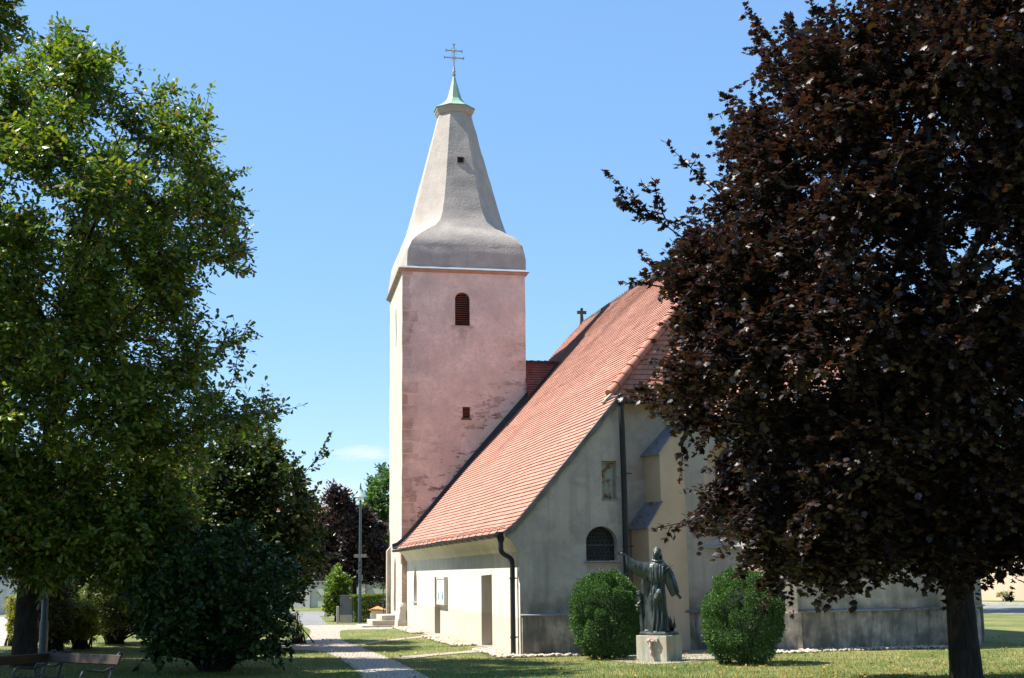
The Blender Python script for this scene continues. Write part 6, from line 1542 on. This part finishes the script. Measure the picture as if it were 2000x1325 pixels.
def garden_wall(name, label, p, q, h, posts, mt):
    p, q = Vector(p), Vector(q); u = (q-p).normalized(); L = (q-p).length; n = Vector((-u.y, u.x, 0)); c = (p+q)/2
    t = empty(name, (c.x, c.y, 0), label, 'wall')
    mb = MB(); mb.obox(c+Z*(h/2-0.05), (u, n, Z), (L/2, 0.14, h/2)); mb.build('wall_panel', mt, t)
    mb = MB(); mb.obox(c+Z*(h+0.02), (u, n, Z), (L/2, 0.19, 0.04)); mb.build('coping', M['concrete'], t)
    for k in range(posts):
        s_ = (k+0.5)/posts; b_ = p+u*(L*s_)
        mb = MB(); mb.obox(b_+Z*((h+0.12)/2-.05), (u, n, Z), (0.30, 0.24, (h+0.12)/2)); pl_ = mb.build('pier', mt, t)
        mb = MB(); mb.obox(b_+Z*(h+0.13), (u, n, Z), (0.36, 0.30, 0.04)); mb.build('pier_cap', M['concrete'], pl_)
garden_wall('garden_wall', 'rendered garden wall with piers behind the copper beech trunk', onz(572, 1188.5), onz(900, 1186), 1.62, 6, M['gardenwall'])
garden_wall('garden_wall', 'pale garden wall glimpsed left of the oak trunk', onz(-180, 1205), onz(60, 1200), 1.9, 3, M['whitehouse'])
# distant trees that close the view
far = [(-330, 1060, 120, 9.5), (60, 1050, 128, 10.5), (330, 1060, 118, 9.0), (480, 1060, 125, 9.5), (920, 1060, 120, 9.0), (1760, 640, 62, 15.0), (1990, 700, 100, 19.0), (2160, 760, 104, 18)]
for i, (x, y, D, h) in enumerate(far):
    b = at(x, 1150, D); b[2] = 0; g = np.random.default_rng(200+i); cl = []
    for _ in range(46):
        d = unit(g.normal(0, 1, 3)); rr = g.random()**0.4
        cl.append((b+np.array([0, 0, h*0.6])+d*rr*np.array([h*0.36, h*0.36, h*0.42]), g.uniform(0.09, 0.14)*h))
    lab = ['broad green tree far behind the lilac house at the left', 'tall green tree behind the lilac house roof', 'green tree far behind the thicket', 'green tree far behind the linden', 'green tree hidden behind the aisle roof',
           'bright green tree seen through the maple crown beside the hip roof', 'bright green tree behind the peach house near the right edge', 'bright green tree beyond the right edge of the picture'][i]
    if i == 4: continue
    grow_tree('ash_tree' if i > 4 else 'broadleaf_tree', b, [b, b+np.array([0, 0, h*0.35]), b+np.array([0, 0, h*0.8])], [c for c in cl if c[0][2]-c[1] > 0.8], 'oval', M['ash'] if i > 4 else M['linden'], lab, size=0.30 if i < 5 else 0.22, spacing=0.24 if i < 5 else 0.16, tw_per=13, trunk_r=(0.3, 0.08), seed=210+i, limb_r=0.12)

# fallen leaves on the lawn under the maple and along the path
g = np.random.default_rng(501); n = 1500
P = np.array([onz(a, b) for a, b in zip(np.concatenate([g.uniform(1400, 2000, 1000), g.uniform(560, 1400, n-1000)]), 1345-(1345-1240)*g.random(n)**1.2)])
P = P[~((P[:, 0] > -0.3) & (P[:, 1] > -0.4) & (P[:, 0] < 13))]; n = len(P); P[:, 2] = g.uniform(0.02, 0.06, n)
M['litter'] = mat_leaf('fallen_leaf', [(0, (0.22, 0.13, 0.03)), (0.6, (0.34, 0.25, 0.05)), (1, (0.12, 0.06, 0.03))], 0.2, 0.6, 0.3)
tag(leaf_mesh('fallen_leaves', P, g.normal(0, 1, (n, 3))*np.array([1, 1, 0.25]), g.normal(0, 0.4, (n, 3))+np.array([0, 0, 1]), g.uniform(0.04, 0.085, n), 'heart', M['litter'], None, g.random(n)), kind='stuff')
